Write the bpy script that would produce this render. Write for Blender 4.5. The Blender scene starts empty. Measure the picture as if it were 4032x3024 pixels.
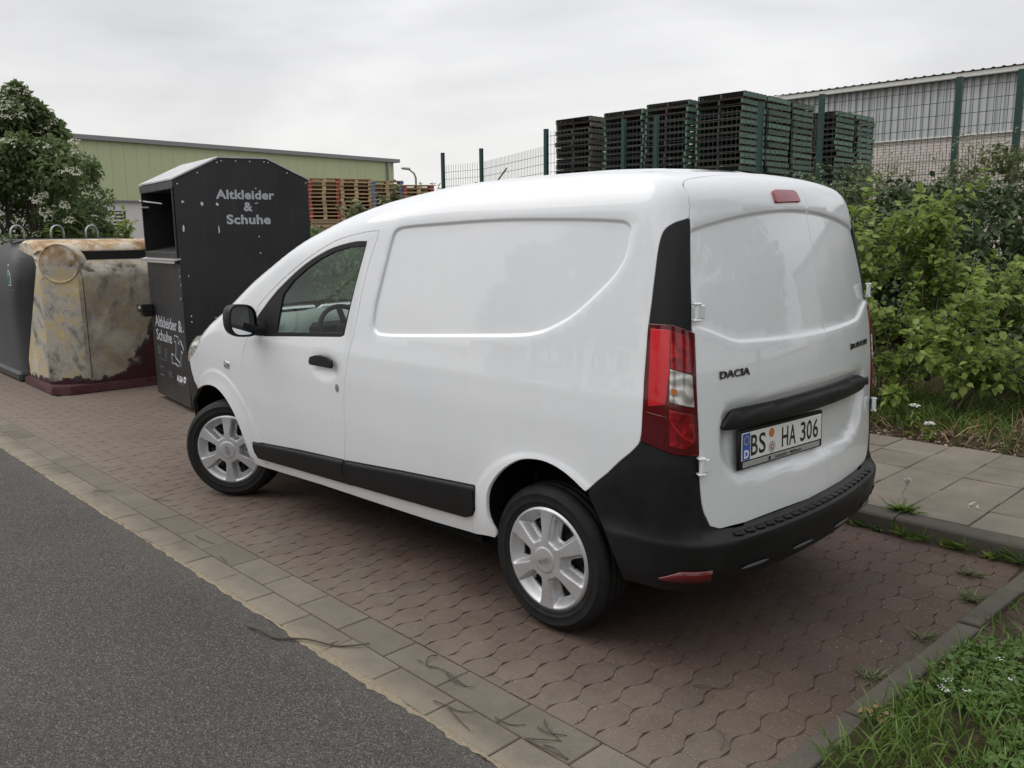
import bpy, bmesh, math, random
import numpy as np
from mathutils import Vector, Matrix, Euler
from mathutils.geometry import delaunay_2d_cdt
random.seed(7); RNG=np.random.default_rng(11)
SC=bpy.context.scene; COL=SC.collection; R=math.radians; PI=math.pi
# ------------------------------------------------------------- camera, sky, sun, exposure
cd=bpy.data.cameras.new('camera'); cam=bpy.data.objects.new('camera',cd); COL.objects.link(cam)
cam.location=(-2.2722,3.33928,1.6489); cam.rotation_euler=(R(80.0594),R(0.6260),R(-135.4017))
cd.sensor_width=36; cd.lens=29.948; cd.clip_start=.05; cd.clip_end=900
SC.camera=cam
SUN_EL,SUN_AZ=R(48),R(38)            # azimuth measured from +x towards +y
W=bpy.data.worlds.new('World'); SC.world=W; W.use_nodes=True
def world_nodes():
    nt=W.node_tree; N=nt.nodes; L=nt.links; N.clear()
    out=N.new('ShaderNodeOutputWorld'); bg=N.new('ShaderNodeBackground')
    sky=N.new('ShaderNodeTexSky'); sky.sky_type='NISHITA'; sky.sun_disc=False
    sky.sun_elevation=SUN_EL; sky.sun_rotation=PI/2-SUN_AZ; sky.air_density=1.5; sky.dust_density=4
    tc=N.new('ShaderNodeTexCoord'); mp=N.new('ShaderNodeMapping'); mp.inputs['Scale'].default_value=(1.0,1.0,3.6); mp.inputs['Rotation'].default_value=(R(3),0,R(20))
    L.new(tc.outputs['Generated'],mp.inputs['Vector'])
    n1=N.new('ShaderNodeTexNoise'); n1.inputs['Scale'].default_value=1.9; n1.inputs['Detail'].default_value=5; n1.inputs['Roughness'].default_value=.5; n1.inputs['Distortion'].default_value=.5
    L.new(mp.outputs['Vector'],n1.inputs['Vector'])
    cr=N.new('ShaderNodeValToRGB'); e=cr.color_ramp.elements
    e[0].position=.36; e[0].color=(5.7,5.7,5.85,1); e[1].position=.64; e[1].color=(7.9,7.88,7.9,1)
    L.new(n1.outputs['Fac'],cr.inputs['Fac'])
    sp=N.new('ShaderNodeSeparateXYZ'); L.new(tc.outputs['Generated'],sp.inputs[0])
    gr=N.new('ShaderNodeValToRGB'); g=gr.color_ramp.elements; g[0].position=0; g[0].color=(1.06,1.05,1.02,1); g[1].position=1; g[1].color=(1.75,1.75,1.78,1)
    k=gr.color_ramp.elements.new(.14); k.color=(1.0,1.0,1.0,1); k=gr.color_ramp.elements.new(.36); k.color=(1.0,1.0,1.02,1)
    L.new(sp.outputs['Z'],gr.inputs['Fac'])
    mu=N.new('ShaderNodeMixRGB'); mu.blend_type='MULTIPLY'; mu.inputs[0].default_value=1
    L.new(cr.outputs['Color'],mu.inputs[1]); L.new(gr.outputs['Color'],mu.inputs[2])
    mx=N.new('ShaderNodeMixRGB'); mx.inputs[0].default_value=.93          # thick cloud cover over the clear sky
    L.new(sky.outputs['Color'],mx.inputs[1]); L.new(mu.outputs['Color'],mx.inputs[2])
    L.new(mx.outputs['Color'],bg.inputs['Color']); bg.inputs['Strength'].default_value=.105
    L.new(bg.outputs['Background'],out.inputs['Surface'])
world_nodes()
sd=bpy.data.lights.new('sun','SUN'); sd.energy=1.2; sd.angle=R(55); sd.color=(1,.985,.96)
sun=bpy.data.objects.new('sun',sd); COL.objects.link(sun)
_d=Vector((math.cos(SUN_EL)*math.cos(SUN_AZ),math.cos(SUN_EL)*math.sin(SUN_AZ),math.sin(SUN_EL)))
sun.rotation_euler=_d.to_track_quat('Z','Y').to_euler(); sun.location=_d*40
SC.view_settings.view_transform='Standard'; SC.view_settings.look='None'; SC.view_settings.exposure=.2; SC.view_settings.gamma=1
SC.cycles.max_bounces=8; SC.cycles.transparent_max_bounces=12
# ------------------------------------------------------------- small helpers
def tag(o,label=None,cat=None,group=None,kind=None):
    if label: o['label']=label
    if cat: o['category']=cat
    if group: o['group']=group
    if kind: o['kind']=kind
    return o
def empty(name,loc=(0,0,0),rz=0):
    o=bpy.data.objects.new(name,None); COL.objects.link(o); o.location=loc; o.rotation_euler=(0,0,rz); o.empty_display_size=.1
    return o
def obj(name,V,F,mat,parent=None,smooth=False,normals=None,mi=None):
    me=bpy.data.meshes.new(name)
    me.from_pydata([tuple(map(float,v)) for v in V],[],[tuple(int(i) for i in f) for f in F])
    mats=mat if isinstance(mat,(list,tuple)) else [mat]
    for m in mats: me.materials.append(m)
    if mi is not None: me.polygons.foreach_set('material_index',np.asarray(mi,np.int32))
    if smooth or normals is not None: me.polygons.foreach_set('use_smooth',[True]*len(me.polygons))
    me.update()
    if normals is not None: me.normals_split_custom_set_from_vertices([tuple(map(float,n)) for n in normals])
    o=bpy.data.objects.new(name,me); COL.objects.link(o)
    if parent is not None: o.parent=parent
    return o
class MB:                                     # collects simple solids into one mesh
    def __init__(s): s.V=[];s.F=[];s.M=[]
    def add(s,V,F,m=0):
        b=len(s.V); s.V+=[tuple(v) for v in V]; s.F+=[tuple(b+i for i in f) for f in F]; s.M+=[m]*len(F); return s
    def box(s,c,sz,rz=0,m=0,ax=None,bev=0):
        hx,hy,hz=sz[0]/2,sz[1]/2,sz[2]/2
        if bev>0:
            b=min(bev,hx*.9,hy*.9,hz*.9)
            P=[];F=[]
            for sx in(-1,1):
                for sy in(-1,1):
                    for sz_ in(-1,1):
                        P+=[(sx*hx,sy*(hy-b),sz_*(hz-b)),(sx*(hx-b),sy*hy,sz_*(hz-b)),(sx*(hx-b),sy*(hy-b),sz_*hz)]
            bm=bmesh.new(); vs=[bm.verts.new(p) for p in P]; r=bmesh.ops.convex_hull(bm,input=vs); 
            bmesh.ops.dissolve_limit(bm,angle_limit=.02,verts=bm.verts[:],edges=bm.edges[:])
            bm.verts.index_update(); P=[tuple(v.co) for v in bm.verts]; F=[[v.index for v in f.verts] for f in bm.faces]; bm.free()
        else:
            P=[(x,y,z) for x in(-hx,hx) for y in(-hy,hy) for z in(-hz,hz)]
            F=[(0,1,3,2),(4,6,7,5),(0,4,5,1),(2,3,7,6),(0,2,6,4),(1,5,7,3)]
        M=Matrix.Rotation(rz,3,'Z') if ax is None else ax
        s.add([tuple(M@Vector(p)+Vector(c)) for p in P],F,m); return s
    def tube(s,pts,rad,n=8,m=0,cap=True):
        pts=[Vector(p) for p in pts]; rad=rad if isinstance(rad,(list,tuple)) else [rad]*len(pts)
        V=[];F=[]; up=None
        for i,p in enumerate(pts):
            t=(pts[min(i+1,len(pts)-1)]-pts[max(i-1,0)]).normalized()
            if up is None: up=t.orthogonal().normalized()
            up=(up-t*up.dot(t)); up=up.normalized() if up.length>1e-6 else t.orthogonal().normalized(); w=t.cross(up)
            for k in range(n):
                a=2*PI*k/n; V.append(p+(up*math.cos(a)+w*math.sin(a))*rad[i])
        for i in range(len(pts)-1):
            for k in range(n): F.append((i*n+k,i*n+(k+1)%n,(i+1)*n+(k+1)%n,(i+1)*n+k))
        if cap: F.append(tuple(range(n-1,-1,-1))); F.append(tuple(range((len(pts)-1)*n,len(pts)*n)))
        s.add(V,F,m); return s
    def prism(s,poly,z0,z1,M=None,m=0):
        n=len(poly); V=[(x,y,z0) for x,y in poly]+[(x,y,z1) for x,y in poly]
        F=[tuple(range(n-1,-1,-1)),tuple(range(n,2*n))]+[(i,(i+1)%n,n+(i+1)%n,n+i) for i in range(n)]
        if M is not None: V=[tuple(M@Vector(v)) for v in V]
        s.add(V,F,m); return s
    def build(s,name,mat,parent=None,smooth=False,auto=None):
        o=obj(name,s.V,s.F,mat,parent,smooth,mi=s.M)
        if auto: shade_auto(o,auto)
        return o
def shade_auto(o,deg=35):
    me=o.data; bm=bmesh.new(); bm.from_mesh(me)
    for f in bm.faces: f.smooth=True
    for e in bm.edges:
        if len(e.link_faces)==2 and e.calc_face_angle(0)>R(deg): e.smooth=False
    bm.to_mesh(me); bm.free()
def recalc(o):
    bm=bmesh.new(); bm.from_mesh(o.data); bmesh.ops.recalc_face_normals(bm,faces=bm.faces[:]); bm.to_mesh(o.data); bm.free()
def lathe(prof,n=48):                          # prof (r, h) about the local z axis
    V=[];F=[]; m=len(prof)
    for k in range(n):
        a=2*PI*k/n; c,s_=math.cos(a),math.sin(a)
        V+=[(r*c,r*s_,h) for r,h in prof]
    for k in range(n):
        for i in range(m-1): F.append((k*m+i,((k+1)%n)*m+i,((k+1)%n)*m+i+1,k*m+i+1))
    return V,F
def text_mesh(s,size=1.,bold=0.,sx=1.,align='CENTER',depth=0.,spacing=1.):
    cu=bpy.data.curves.new('lettering','FONT'); cu.body=s; cu.size=size; cu.align_x=align; cu.align_y='CENTER'; cu.offset=bold; cu.extrude=depth; cu.space_character=spacing; cu.resolution_u=4
    o=bpy.data.objects.new('lettering',cu); COL.objects.link(o); bpy.context.view_layer.update()
    dg=bpy.context.evaluated_depsgraph_get(); me=bpy.data.meshes.new_from_object(o.evaluated_get(dg))
    COL.objects.unlink(o); bpy.data.objects.remove(o); bpy.data.curves.remove(cu)
    V=[(v.co.x*sx,v.co.y,v.co.z) for v in me.vertices]; F=[tuple(p.vertices) for p in me.polygons]; bpy.data.meshes.remove(me)
    return V,F
def frame_mat(o,x,y):                          # local axes -> matrix at origin o, x and y given
    x=Vector(x).normalized(); y=Vector(y); y=(y-x*y.dot(x)).normalized(); z=x.cross(y)
    M=Matrix((x,y,z)).transposed().to_4x4(); M.translation=Vector(o); return M
# ------------------------------------------------------------- materials
def mat(name,color=(.5,.5,.5),rough=.6,metal=0.,coat=0.,spec=.5,build=None,**kw):
    m=bpy.data.materials.new(name); m.use_nodes=True; nt=m.node_tree; b=nt.nodes['Principled BSDF']
    b.inputs['Base Color'].default_value=(*color,1); b.inputs['Roughness'].default_value=rough; b.inputs['Metallic'].default_value=metal
    b.inputs['Coat Weight'].default_value=coat; b.inputs['Coat Roughness'].default_value=kw.get('coat_rough',.03); b.inputs['Specular IOR Level'].default_value=spec
    if build: build(nt,b)
    return m
class NG:                                      # terse node helper
    def __init__(s,nt): s.nt=nt; s.tc=None
    def n(s,t,ins=None,**at):
        x=s.nt.nodes.new('ShaderNode'+t)
        for k,v in at.items(): setattr(x,k,v)
        if ins:
            for k,v in ins.items():
                if hasattr(v,'node'): s.nt.links.new(v,x.inputs[k])
                else: x.inputs[k].default_value=v
        return x
    def obj(s): return s.n('TexCoord').outputs['Object']
    def pos(s): return s.n('NewGeometry').outputs['Position']
    def island(s): return s.n('NewGeometry').outputs['Random Per Island']
    def map(s,v,scale=(1,1,1),loc=(0,0,0),rot=(0,0,0)): return s.n('Mapping',{'Vector':v,'Scale':scale,'Location':loc,'Rotation':rot}).outputs[0]
    def noise(s,v,scale,detail=4,rough=.55,dist=0): return s.n('TexNoise',{'Vector':v,'Scale':scale,'Detail':detail,'Roughness':rough,'Distortion':dist}).outputs['Fac']
    def vor(s,v,scale,out='Distance',**at): return s.n('TexVoronoi',{'Vector':v,'Scale':scale},**at).outputs[out]
    def ramp(s,f,stops,interp='LINEAR'):
        r=s.n('ValToRGB',{'Fac':f}); r.color_ramp.interpolation=interp; e=r.color_ramp.elements
        while len(e)<len(stops): e.new(.5)
        for k,(p,c) in enumerate(stops):
            e[k].position=p; e[k].color=(*c,1) if isinstance(c,(tuple,list)) else (c,c,c,1)
        return r.outputs['Color']
    def mix(s,f,a,b,mode='MIX'):
        x=s.n('MixRGB',{'Fac':f},blend_type=mode)
        for k,v in (('Color1',a),('Color2',b)):
            if hasattr(v,'node'): s.nt.links.new(v,x.inputs[k])
            else: x.inputs[k].default_value=(*v,1) if len(v)==3 else v
        return x.outputs[0]
    def m(s,op,a,b=0.,c=0.): return s.n('Math',{0:a,1:b,2:c},operation=op).outputs[0]
    def xyz(s,v): return s.n('SeparateXYZ',{0:v}).outputs
    def bump(s,h,strength=.3,dist=.01): return s.n('Bump',{'Height':h,'Strength':strength,'Distance':dist}).outputs[0]
    def to(s,b,**k):
        for n,v in k.items(): s.nt.links.new(v,b.inputs[n.replace('_',' ')])
# ------------------------------------------------------------- van body surface: implicit hull and curved panels
def ip(x,xs,ys):
    xs=np.asarray(xs,float);ys=np.asarray(ys,float); x=np.clip(x,xs[0],xs[-1]); h=np.diff(xs);d=np.diff(ys)/h
    m=np.zeros(len(xs));m[0]=d[0];m[-1]=d[-1]
    for i in range(1,len(xs)-1):
        if d[i-1]*d[i]>0:
            w1=2*h[i]+h[i-1];w2=h[i]+2*h[i-1];m[i]=(w1+w2)/(w1/d[i-1]+w2/d[i])
    i=np.clip(np.searchsorted(xs,x)-1,0,len(xs)-2); t=(x-xs[i])/h[i]
    return ((1+2*t)*(1-t)**2)*ys[i]+t*(1-t)**2*h[i]*m[i]+t*t*(3-2*t)*ys[i+1]+t*t*(t-1)*h[i]*m[i+1]
def sst(a,b,x):
    t=np.clip((x-a)/(b-a),0,1);return t*t*(3-2*t)
SZ=([.1,.20,.30,.42,.55,.70,.85,.98,1.08,1.20,1.35,1.50,1.62,1.72,1.85,2.1],
    [.765,.785,.812,.838,.856,.866,.868,.862,.850,.838,.820,.800,.783,.766,.745,.70])
def Sf(x,z):
    y=1.03*ip(z/1.055,*SZ)
    y=y-ip(x,[-.8,-.45,0,.5,1.8,2.4,2.9,3.3,3.6,3.9],[.05,.022,.005,0,0,.006,.03,.085,.17,.30])
    # front: upper body pulls in above bonnet line handled by top
    # wheel arch flares
    for cx in (0.,2.81):
        r=np.hypot(x-cx,z-.315); y=y+.016*np.exp(-((r-.34)/.09)**2)*sst(.1,.35,z)
    return y
def Rf(y,z):
    x=ip(z/1.06,[.1,.25,.40,.52,.62,.75,.92,1.05,1.2,1.35,1.5,1.62,1.72,1.80,1.9],
           [-.60,-.68,-.725,-.738,-.735,-.728,-.722,-.712,-.692,-.664,-.628,-.594,-.560,-.52,-.44])
    return x*1.02+.15*y*y
def Tf(x,y):
    zc=ip(x,[-.8,-.55,-.3,0,.5,1.1,1.5,1.8,2.05,2.35,2.65,2.95,3.1,3.3,3.5,3.65,3.75],[1.72,1.768,1.788,1.797,1.795,1.746,1.676,1.591,1.49,1.37,1.23,1.11,1.06,1.01,0.93,0.8,0.62])
    return 1.062*zc-ip(x,[2,3.2],[.05,.10])*y*y
def Nf(y,z):
    return ip(z/1.055,[.15,.3,.5,.7,.85,.95],[3.56,3.61,3.63,3.62,3.57,3.48])-.22*y*y
def rint(a,b,r):
    r=r*1.38; u=np.maximum(a+r,0);v=np.maximum(b+r,0)
    return np.where((a+r>0)&(b+r>0),np.cbrt(u**3+v**3)-r,np.maximum(a,b))
RC=.10
def Fb(p):
    x,y,z=p[...,0],np.abs(p[...,1]),p[...,2]
    a=y-Sf(x,z); b=Rf(y,z)-x; c=z-Tf(x,y); n=x-Nf(y,z); g=.17-z
    rr=ip(z,[.2,.5,.6,1.0,1.5,1.7],[.10,.12,.08,.06,.065,.075])
    c=c*ip(x,[1.9,2.2,2.9,3.1],[1,.82,.82,1])
    f=rint(a,b,rr)
    re=ip(x,[-.6,0,1.6,2.1,2.9,3.1],[.09,.12,.13,.07,.07,.12])
    f=rint(f,c,re)
    f=rint(f,n,.10); f=rint(f,g,.03)
    return f

def grad(p,h=.002):
    g=np.stack([(Fb(p+np.eye(3)[k]*h)-Fb(p-np.eye(3)[k]*h)) for k in range(3)],-1)
    return g/np.linalg.norm(g,axis=-1,keepdims=True)
def march(o,d,F=Fb,n=70):
    t=np.zeros(len(o)); 
    for i in range(n): t=t+np.clip(F(o+d*t[:,None])*.75,-.2,.5)
    return o+d*t[:,None]
class Proj:
    pass
class PSide(Proj):                 # (x, q): flat projection tilted from the side to the roof
    nz=np.array([0,.85,.53])/np.hypot(.85,.53); e=np.array([0,-.53,.85])/np.hypot(.85,.53)
    def to2(s,p): p=np.asarray(p,float); return np.stack([p[:,0],p@s.e],1)
    def to3(s,a): o=a[:,:1]*np.array([1.,0,0])+a[:,1:]*s.e+2.4*s.nz; return march(o,np.tile(-s.nz,(len(a),1)))
class PRear(Proj):                 # (y, q): projection for the rear doors
    nz=np.array([-.8,0,.6]); e=np.array([.6,0,.8])
    def to2(s,p): p=np.asarray(p,float); return np.stack([p[:,1],p@s.e],1)
    def to3(s,a): o=a[:,:1]*np.array([0,1.,0])+a[:,1:]*s.e+3*s.nz; return march(o,np.tile(-s.nz,(len(a),1)))
class PCyl(Proj):                  # (angle*radius, z) about a vertical axis at x=cx; sg=-1 looks to the rear
    def __init__(s,cx,sg,rad=.95): s.cx=cx;s.sg=sg;s.rad=rad
    def to2(s,p): p=np.asarray(p,float); return np.stack([np.arctan2(p[:,1],s.sg*(p[:,0]-s.cx))*s.rad,p[:,2]],1)
    def to3(s,a):
        f=a[:,0]/s.rad; d=np.stack([s.sg*np.cos(f),np.sin(f),np.zeros(len(f))],1)
        o=np.stack([np.full(len(f),s.cx),np.zeros(len(f)),a[:,1]],1)+2.2*d; return march(o,-d)
SIDE=PSide(); REAR=PRear(); CORN=PCyl(.1,-1); NOSE=PCyl(2.7,1,.9)
def catmull(p,n=6,closed=False):
    p=np.asarray(p,float); out=[]; m=len(p)
    for i in range(m if closed else m-1):
        if closed: a,b,c,d=p[(i-1)%m],p[i],p[(i+1)%m],p[(i+2)%m]
        else: a,b,c,d=p[max(i-1,0)],p[i],p[i+1],p[min(i+2,m-1)]
        for k in range(n):
            t=k/n; out.append(.5*((2*b)+(c-a)*t+(2*a-5*b+4*c-d)*t*t+(3*b-a-3*c+d)*t**3))
    if not closed: out.append(p[-1])
    return np.array(out)
def resample(p,step,closed=True,corner=22):
    p=np.asarray(p,float); q=np.vstack([p,p[:1]]) if closed else p
    out=[]
    for i in range(len(q)-1):
        L=np.linalg.norm(q[i+1]-q[i]); k=max(1,int(round(L/step)))
        if L<1e-6: continue
        for j in range(k): out.append(q[i]+(q[i+1]-q[i])*j/k)
    if not closed: out.append(q[-1])
    out=np.array(out); keep=[0]
    for i in range(1,len(out)):                   # merge crowded points
        if np.linalg.norm(out[i]-out[keep[-1]])>step*.45: keep.append(i)
    return out[keep]
def area2(p): x,y=p[:,0],p[:,1]; return .5*np.sum(x*np.roll(y,-1)-np.roll(x,-1)*y)
def offset(p,d,skip=None):                        # d>0 moves inward for a ccw loop
    e=np.roll(p,-1,0)-p; e/=np.linalg.norm(e,axis=1,keepdims=True)+1e-12; nn=np.stack([-e[:,1],e[:,0]],1); a=np.roll(nn,1,0)
    b=a+nn; l=np.maximum((b*b).sum(1)/2,.35); q=p+d*b/l[:,None]
    if skip is not None: q[skip]=p[skip]
    return q
def inside(P,poly):
    x,y=P[:,0],P[:,1]; r=np.zeros(len(P),bool); q=np.roll(poly,-1,0)
    for (x0,y0),(x1,y1) in zip(poly,q):
        if y0==y1: continue
        c=((y0>y)!=(y1>y)); r^=c&(x<(x1-x0)*(y-y0)/(y1-y0)+x0)
    return r
def segdist(P,poly,closed=True):
    q=np.roll(poly,-1,0) if closed else poly[1:]; a=poly if closed else poly[:-1]; best=np.full(len(P),1e9)
    for p0,p1 in zip(a,q):
        v=p1-p0; t=np.clip(((P-p0)@v)/(v@v+1e-12),0,1); best=np.minimum(best,np.hypot(*(P-p0-t[:,None]*v).T))
    return best
def sdf(P,poly): d=segdist(P,poly); return np.where(inside(P,poly),-d,d)
def panel(outline,proj,step=.035,holes=(),inset=.0018,flange=.018,lift=0.,disp=None,extra=None,es=.014,axis_edge=False,bev=.0028,flat3=False):
    """curved sheet with turned-in edges; outline/holes are 3d points on the hull"""
    o=np.asarray(outline,float) if flat3 else proj.to2(outline); o=resample(o,es)
    if area2(o)<0: o=o[::-1]
    y0=None
    if axis_edge:
        p3=proj.to3(o); y0=np.abs(p3[:,1])<.004
    o=offset(o,inset,y0); hs=[]
    for h in holes:
        h=np.asarray(h,float) if flat3 else proj.to2(h); h=resample(h,es)
        if area2(h)<0: h=h[::-1]
        hs.append(offset(h,-inset))
    lo,hi=o.min(0),o.max(0); gx=np.arange(lo[0],hi[0],step); gy=np.arange(lo[1],hi[1],step*.866)
    G=np.array([(x+(step/2 if j%2 else 0),y) for j,y in enumerate(gy) for x in gx]); 
    if extra is not None and len(extra): 
        d=np.full(len(G),1e9)
        ex=np.vstack([np.asarray(e_,float) for e_ in extra])
        for k in range(0,len(ex),400): d=np.minimum(d,np.sqrt(((G[:,None]-ex[None,k:k+400])**2).sum(-1)).min(1))
        G=np.vstack([G[d>step*.5],ex])
    ok=inside(G,o); ds=segdist(G,o)
    for h in hs: ok&=~inside(G,h); ds=np.minimum(ds,segdist(G,h))
    G=G[ok&(ds>es*.55)]
    pts=[*o]; edges=[(i,(i+1)%len(o)) for i in range(len(o))]
    for h in hs:
        b=len(pts); pts+=[*h]; edges+=[(b+i,b+(i+1)%len(h)) for i in range(len(h))]
    pts+=[*G]
    v2,_,tri,_,_,_=delaunay_2d_cdt([Vector((float(a[0]),float(a[1]))) for a in pts],edges,[],0,1e-6)
    v2=np.array([(v.x,v.y) for v in v2]); tri=np.array([t for t in tri if len(t)==3])
    c=v2[tri].mean(1); ok=inside(c,o)
    for h in hs: ok&=~inside(c,h)
    tri=tri[ok]; used=np.unique(tri); rm=np.full(len(v2),-1); rm[used]=np.arange(len(used)); v2=v2[used]; tri=rm[tri]
    P=proj.to3(v2); 
    if axis_edge: P[np.abs(P[:,1])<.004,1]=0
    n=grad(P)
    if disp is not None:
        h=.003; g=np.stack([(disp(P+np.eye(3)[k]*h)-disp(P-np.eye(3)[k]*h))/(2*h) for k in range(3)],-1)
        d=disp(P); gt=g-(g*n).sum(1,keepdims=True)*n; P=P+n*d[:,None]; n=n-gt; n/=np.linalg.norm(n,axis=1,keepdims=True)
    if lift: P=P+n*lift
    fn=np.cross(P[tri[:,1]]-P[tri[:,0]],P[tri[:,2]]-P[tri[:,0]])
    if (fn*n[tri[:,0]]).sum()<0: tri=tri[:,::-1]
    F=[tuple(t) for t in tri]
    if flange>0:
        cnt={}
        for t in tri:
            for k in range(3):
                a,b=int(t[k]),int(t[(k+1)%3]); key=(min(a,b),max(a,b)); cnt[key]=None if key in cnt else (a,b)
        be=[e for e in cnt.values() if e is not None]
        if axis_edge: be=[(a,b) for a,b in be if not(abs(P[a,1])<1e-4 and abs(P[b,1])<1e-4)]
        outd={}
        for a,b in be:
            w=np.cross(P[b]-P[a],n[a]+n[b]); w/=np.linalg.norm(w)+1e-12
            for v in(a,b): outd[v]=outd.get(v,0)+w
        idx={}; V=[P]; NN=[n]; base=len(P); A=[];B=[];na=[];nb=[]
        for i,(v,w) in enumerate(outd.items()):
            w=w/(np.linalg.norm(w)+1e-12); idx[v]=i; A.append(P[v]+w*bev*.7-n[v]*bev); na.append((n[v]*.7+w)/np.linalg.norm(n[v]*.7+w)); B.append(P[v]+w*bev*.8-n[v]*flange); nb.append(w)
        m=len(A)
        if m:
            P=np.vstack([P,A,B]); n=np.vstack([n,na,nb])
            for a,b in be:
                ia,ib=base+idx[a],base+idx[b]; F+=[(b,a,ia,ib),(ib,ia,ia+m,ib+m)]
    return P,n,F
def mir(pn): P,n,F=pn; s=np.array([1,-1,1.]); return P*s,n*s,[f[::-1] for f in F]
def join(*ps):
    P=np.vstack([p[0] for p in ps]); n=np.vstack([p[1] for p in ps]); F=[]; b=0
    for p in ps: F+=[tuple(b+i for i in f) for f in p[2]]; b+=len(p[0])
    return P,n,F
def pobj(name,pn,m,parent): return obj(name,pn[0],pn[2],m,parent,normals=pn[1])
def A(*c): return np.vstack([np.atleast_2d(np.asarray(x,float)) for x in c])
# ------------------------------------------------------------- van materials
def _paint(nt,b):
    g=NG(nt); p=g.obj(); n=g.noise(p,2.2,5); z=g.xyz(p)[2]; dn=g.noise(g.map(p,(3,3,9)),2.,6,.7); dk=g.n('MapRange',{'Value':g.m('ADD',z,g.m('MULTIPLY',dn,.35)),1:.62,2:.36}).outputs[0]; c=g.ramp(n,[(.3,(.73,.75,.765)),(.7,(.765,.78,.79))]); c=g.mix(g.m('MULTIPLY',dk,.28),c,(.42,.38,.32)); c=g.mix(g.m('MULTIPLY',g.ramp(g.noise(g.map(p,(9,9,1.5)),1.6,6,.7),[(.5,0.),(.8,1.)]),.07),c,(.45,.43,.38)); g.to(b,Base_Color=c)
    f=g.noise(p,3.5,6,.65); g.to(b,Coat_Roughness=g.m('MULTIPLY_ADD',f,.03,.0))
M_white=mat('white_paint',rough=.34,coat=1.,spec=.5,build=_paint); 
def _plast(nt,b):
    g=NG(nt); p=g.obj(); f=g.noise(p,5,6,.65); g.to(b,Base_Color=g.ramp(f,[(.3,(.0055,.0058,.0065)),(.72,(.011,.0112,.012))]),Roughness=g.ramp(f,[(.3,.40),(.7,.58)]),Normal=g.bump(g.noise(p,700,2),.12,.001))
M_black=mat('black_plastic',build=_plast,spec=.32)
M_dark=mat('dark_liner',(.008,.008,.008),.9,spec=.1)
M_rubber=mat('black_rubber',(.012,.012,.012),.55,spec=.3)
def _glass(name,tint,refl=1.):
    m=bpy.data.materials.new(name); m.use_nodes=True; nt=m.node_tree; N=nt.nodes; N.clear(); g=NG(nt)
    o=g.n('OutputMaterial'); t=g.n('BsdfTransparent',{'Color':(*tint,1)}); gl=g.n('BsdfGlossy',{'Roughness':.015,'Color':(1,1,1,1)})
    ge=g.n('NewGeometry'); dt=g.n('VectorMath',{0:ge.outputs['Normal'],1:ge.outputs['Incoming']},operation='DOT_PRODUCT').outputs['Value']; fr=g.m('MULTIPLY_ADD',g.m('POWER',g.m('SUBTRACT',1.,g.m('ABSOLUTE',dt)),5.),.75,.030); mx=g.n('MixShader',{0:g.m('MULTIPLY',fr,refl),1:t.outputs[0],2:gl.outputs[0]}); nt.links.new(mx.outputs[0],o.inputs[0]); return m
M_glass=_glass('tinted_glass',(.66,.74,.70),1.)
M_red=mat('red_lens',(.085,.002,.004),.16,coat=.5,spec=.4)
def _redb(nt,b):
    g=NG(nt); z=g.xyz(g.pos())[2]; f=g.noise(g.pos(),14,4); h=g.m('ADD',z,g.m('MULTIPLY',f,.12))
    g.to(b,Base_Color=g.ramp(g.m('MULTIPLY_ADD',h,1.6,-1.45),[(.0,(.30,.006,.01)),(.55,(.55,.012,.02)),(1,(.62,.03,.035))]))
M_redb=mat('bright_red_reflector',rough=.2,coat=.45,spec=.4,build=_redb)
def _redc(nt,b):
    g=NG(nt); p=g.pos(); w=g.vor(g.map(p,(30,30,90)),1.); g.to(b,Base_Color=g.ramp(g.noise(p,22,3,.5,1.5),[(.3,(.10,.003,.006)),(.55,(.24,.006,.012)),(.75,(.5,.02,.02))]))
M_redc=mat('red_lens_chamber',rough=.14,coat=.5,spec=.4,build=_redc)
def _clr(nt,b):
    g=NG(nt); p=g.pos(); w=g.n('TexWave',{'Vector':p,'Scale':9.,'Distortion':9.},bands_direction='Z').outputs['Fac']
    g.to(b,Base_Color=g.ramp(g.mix(.5,g.noise(p,18,3),w),[(.28,(.26,.25,.22)),(.5,(.42,.41,.385)),(.72,(.62,.62,.60))]))
M_clear=mat('clear_lens',rough=.14,metal=.35,coat=1.,build=_clr)
M_orange=mat('amber_bulb',(.42,.14,.025),.25,coat=.4)
def _silver(nt,b):
    g=NG(nt); p=g.obj(); g.to(b,Roughness=g.ramp(g.noise(p,9,5),[(.3,.34),(.7,.50)]),Base_Color=g.ramp(g.noise(p,14,5,.6),[(.3,(.46,.46,.465)),(.7,(.56,.56,.565))]))
M_silver=mat('silver_wheel_paint',metal=.6,coat=.1,build=_silver)
M_steel=mat('black_steel',(.012,.012,.013),.45,metal=.2)
def _tyre(nt,b):
    g=NG(nt); p=g.obj(); f=g.noise(p,12,5,.6); g.to(b,Base_Color=g.ramp(f,[(.3,(.009,.009,.0092)),(.75,(.019,.0185,.018))]),Normal=g.bump(g.m('MULTIPLY',g.m('SINE',g.m('MULTIPLY',g.m('ARCTAN2',g.xyz(p)[1],g.xyz(p)[0]),76.)),g.m('MULTIPLY',g.m('GREATER_THAN',g.m('SQRT',g.m('ADD',g.m('POWER',g.xyz(p)[0],2.),g.m('POWER',g.xyz(p)[1],2.))),.297),1.)),.12,.002))
M_tyre=mat('tyre_rubber',rough=.65,spec=.2,build=_tyre)
M_dash=mat('grey_dashboard',(.30,.32,.31),.55); M_seat=mat('dark_seat_cloth',(.03,.03,.033),.9); M_cab=mat('cabin_lining',(.06,.06,.06),.9)
M_mirror=mat('mirror_glass',(.75,.78,.8),.02,metal=1.)
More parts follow.
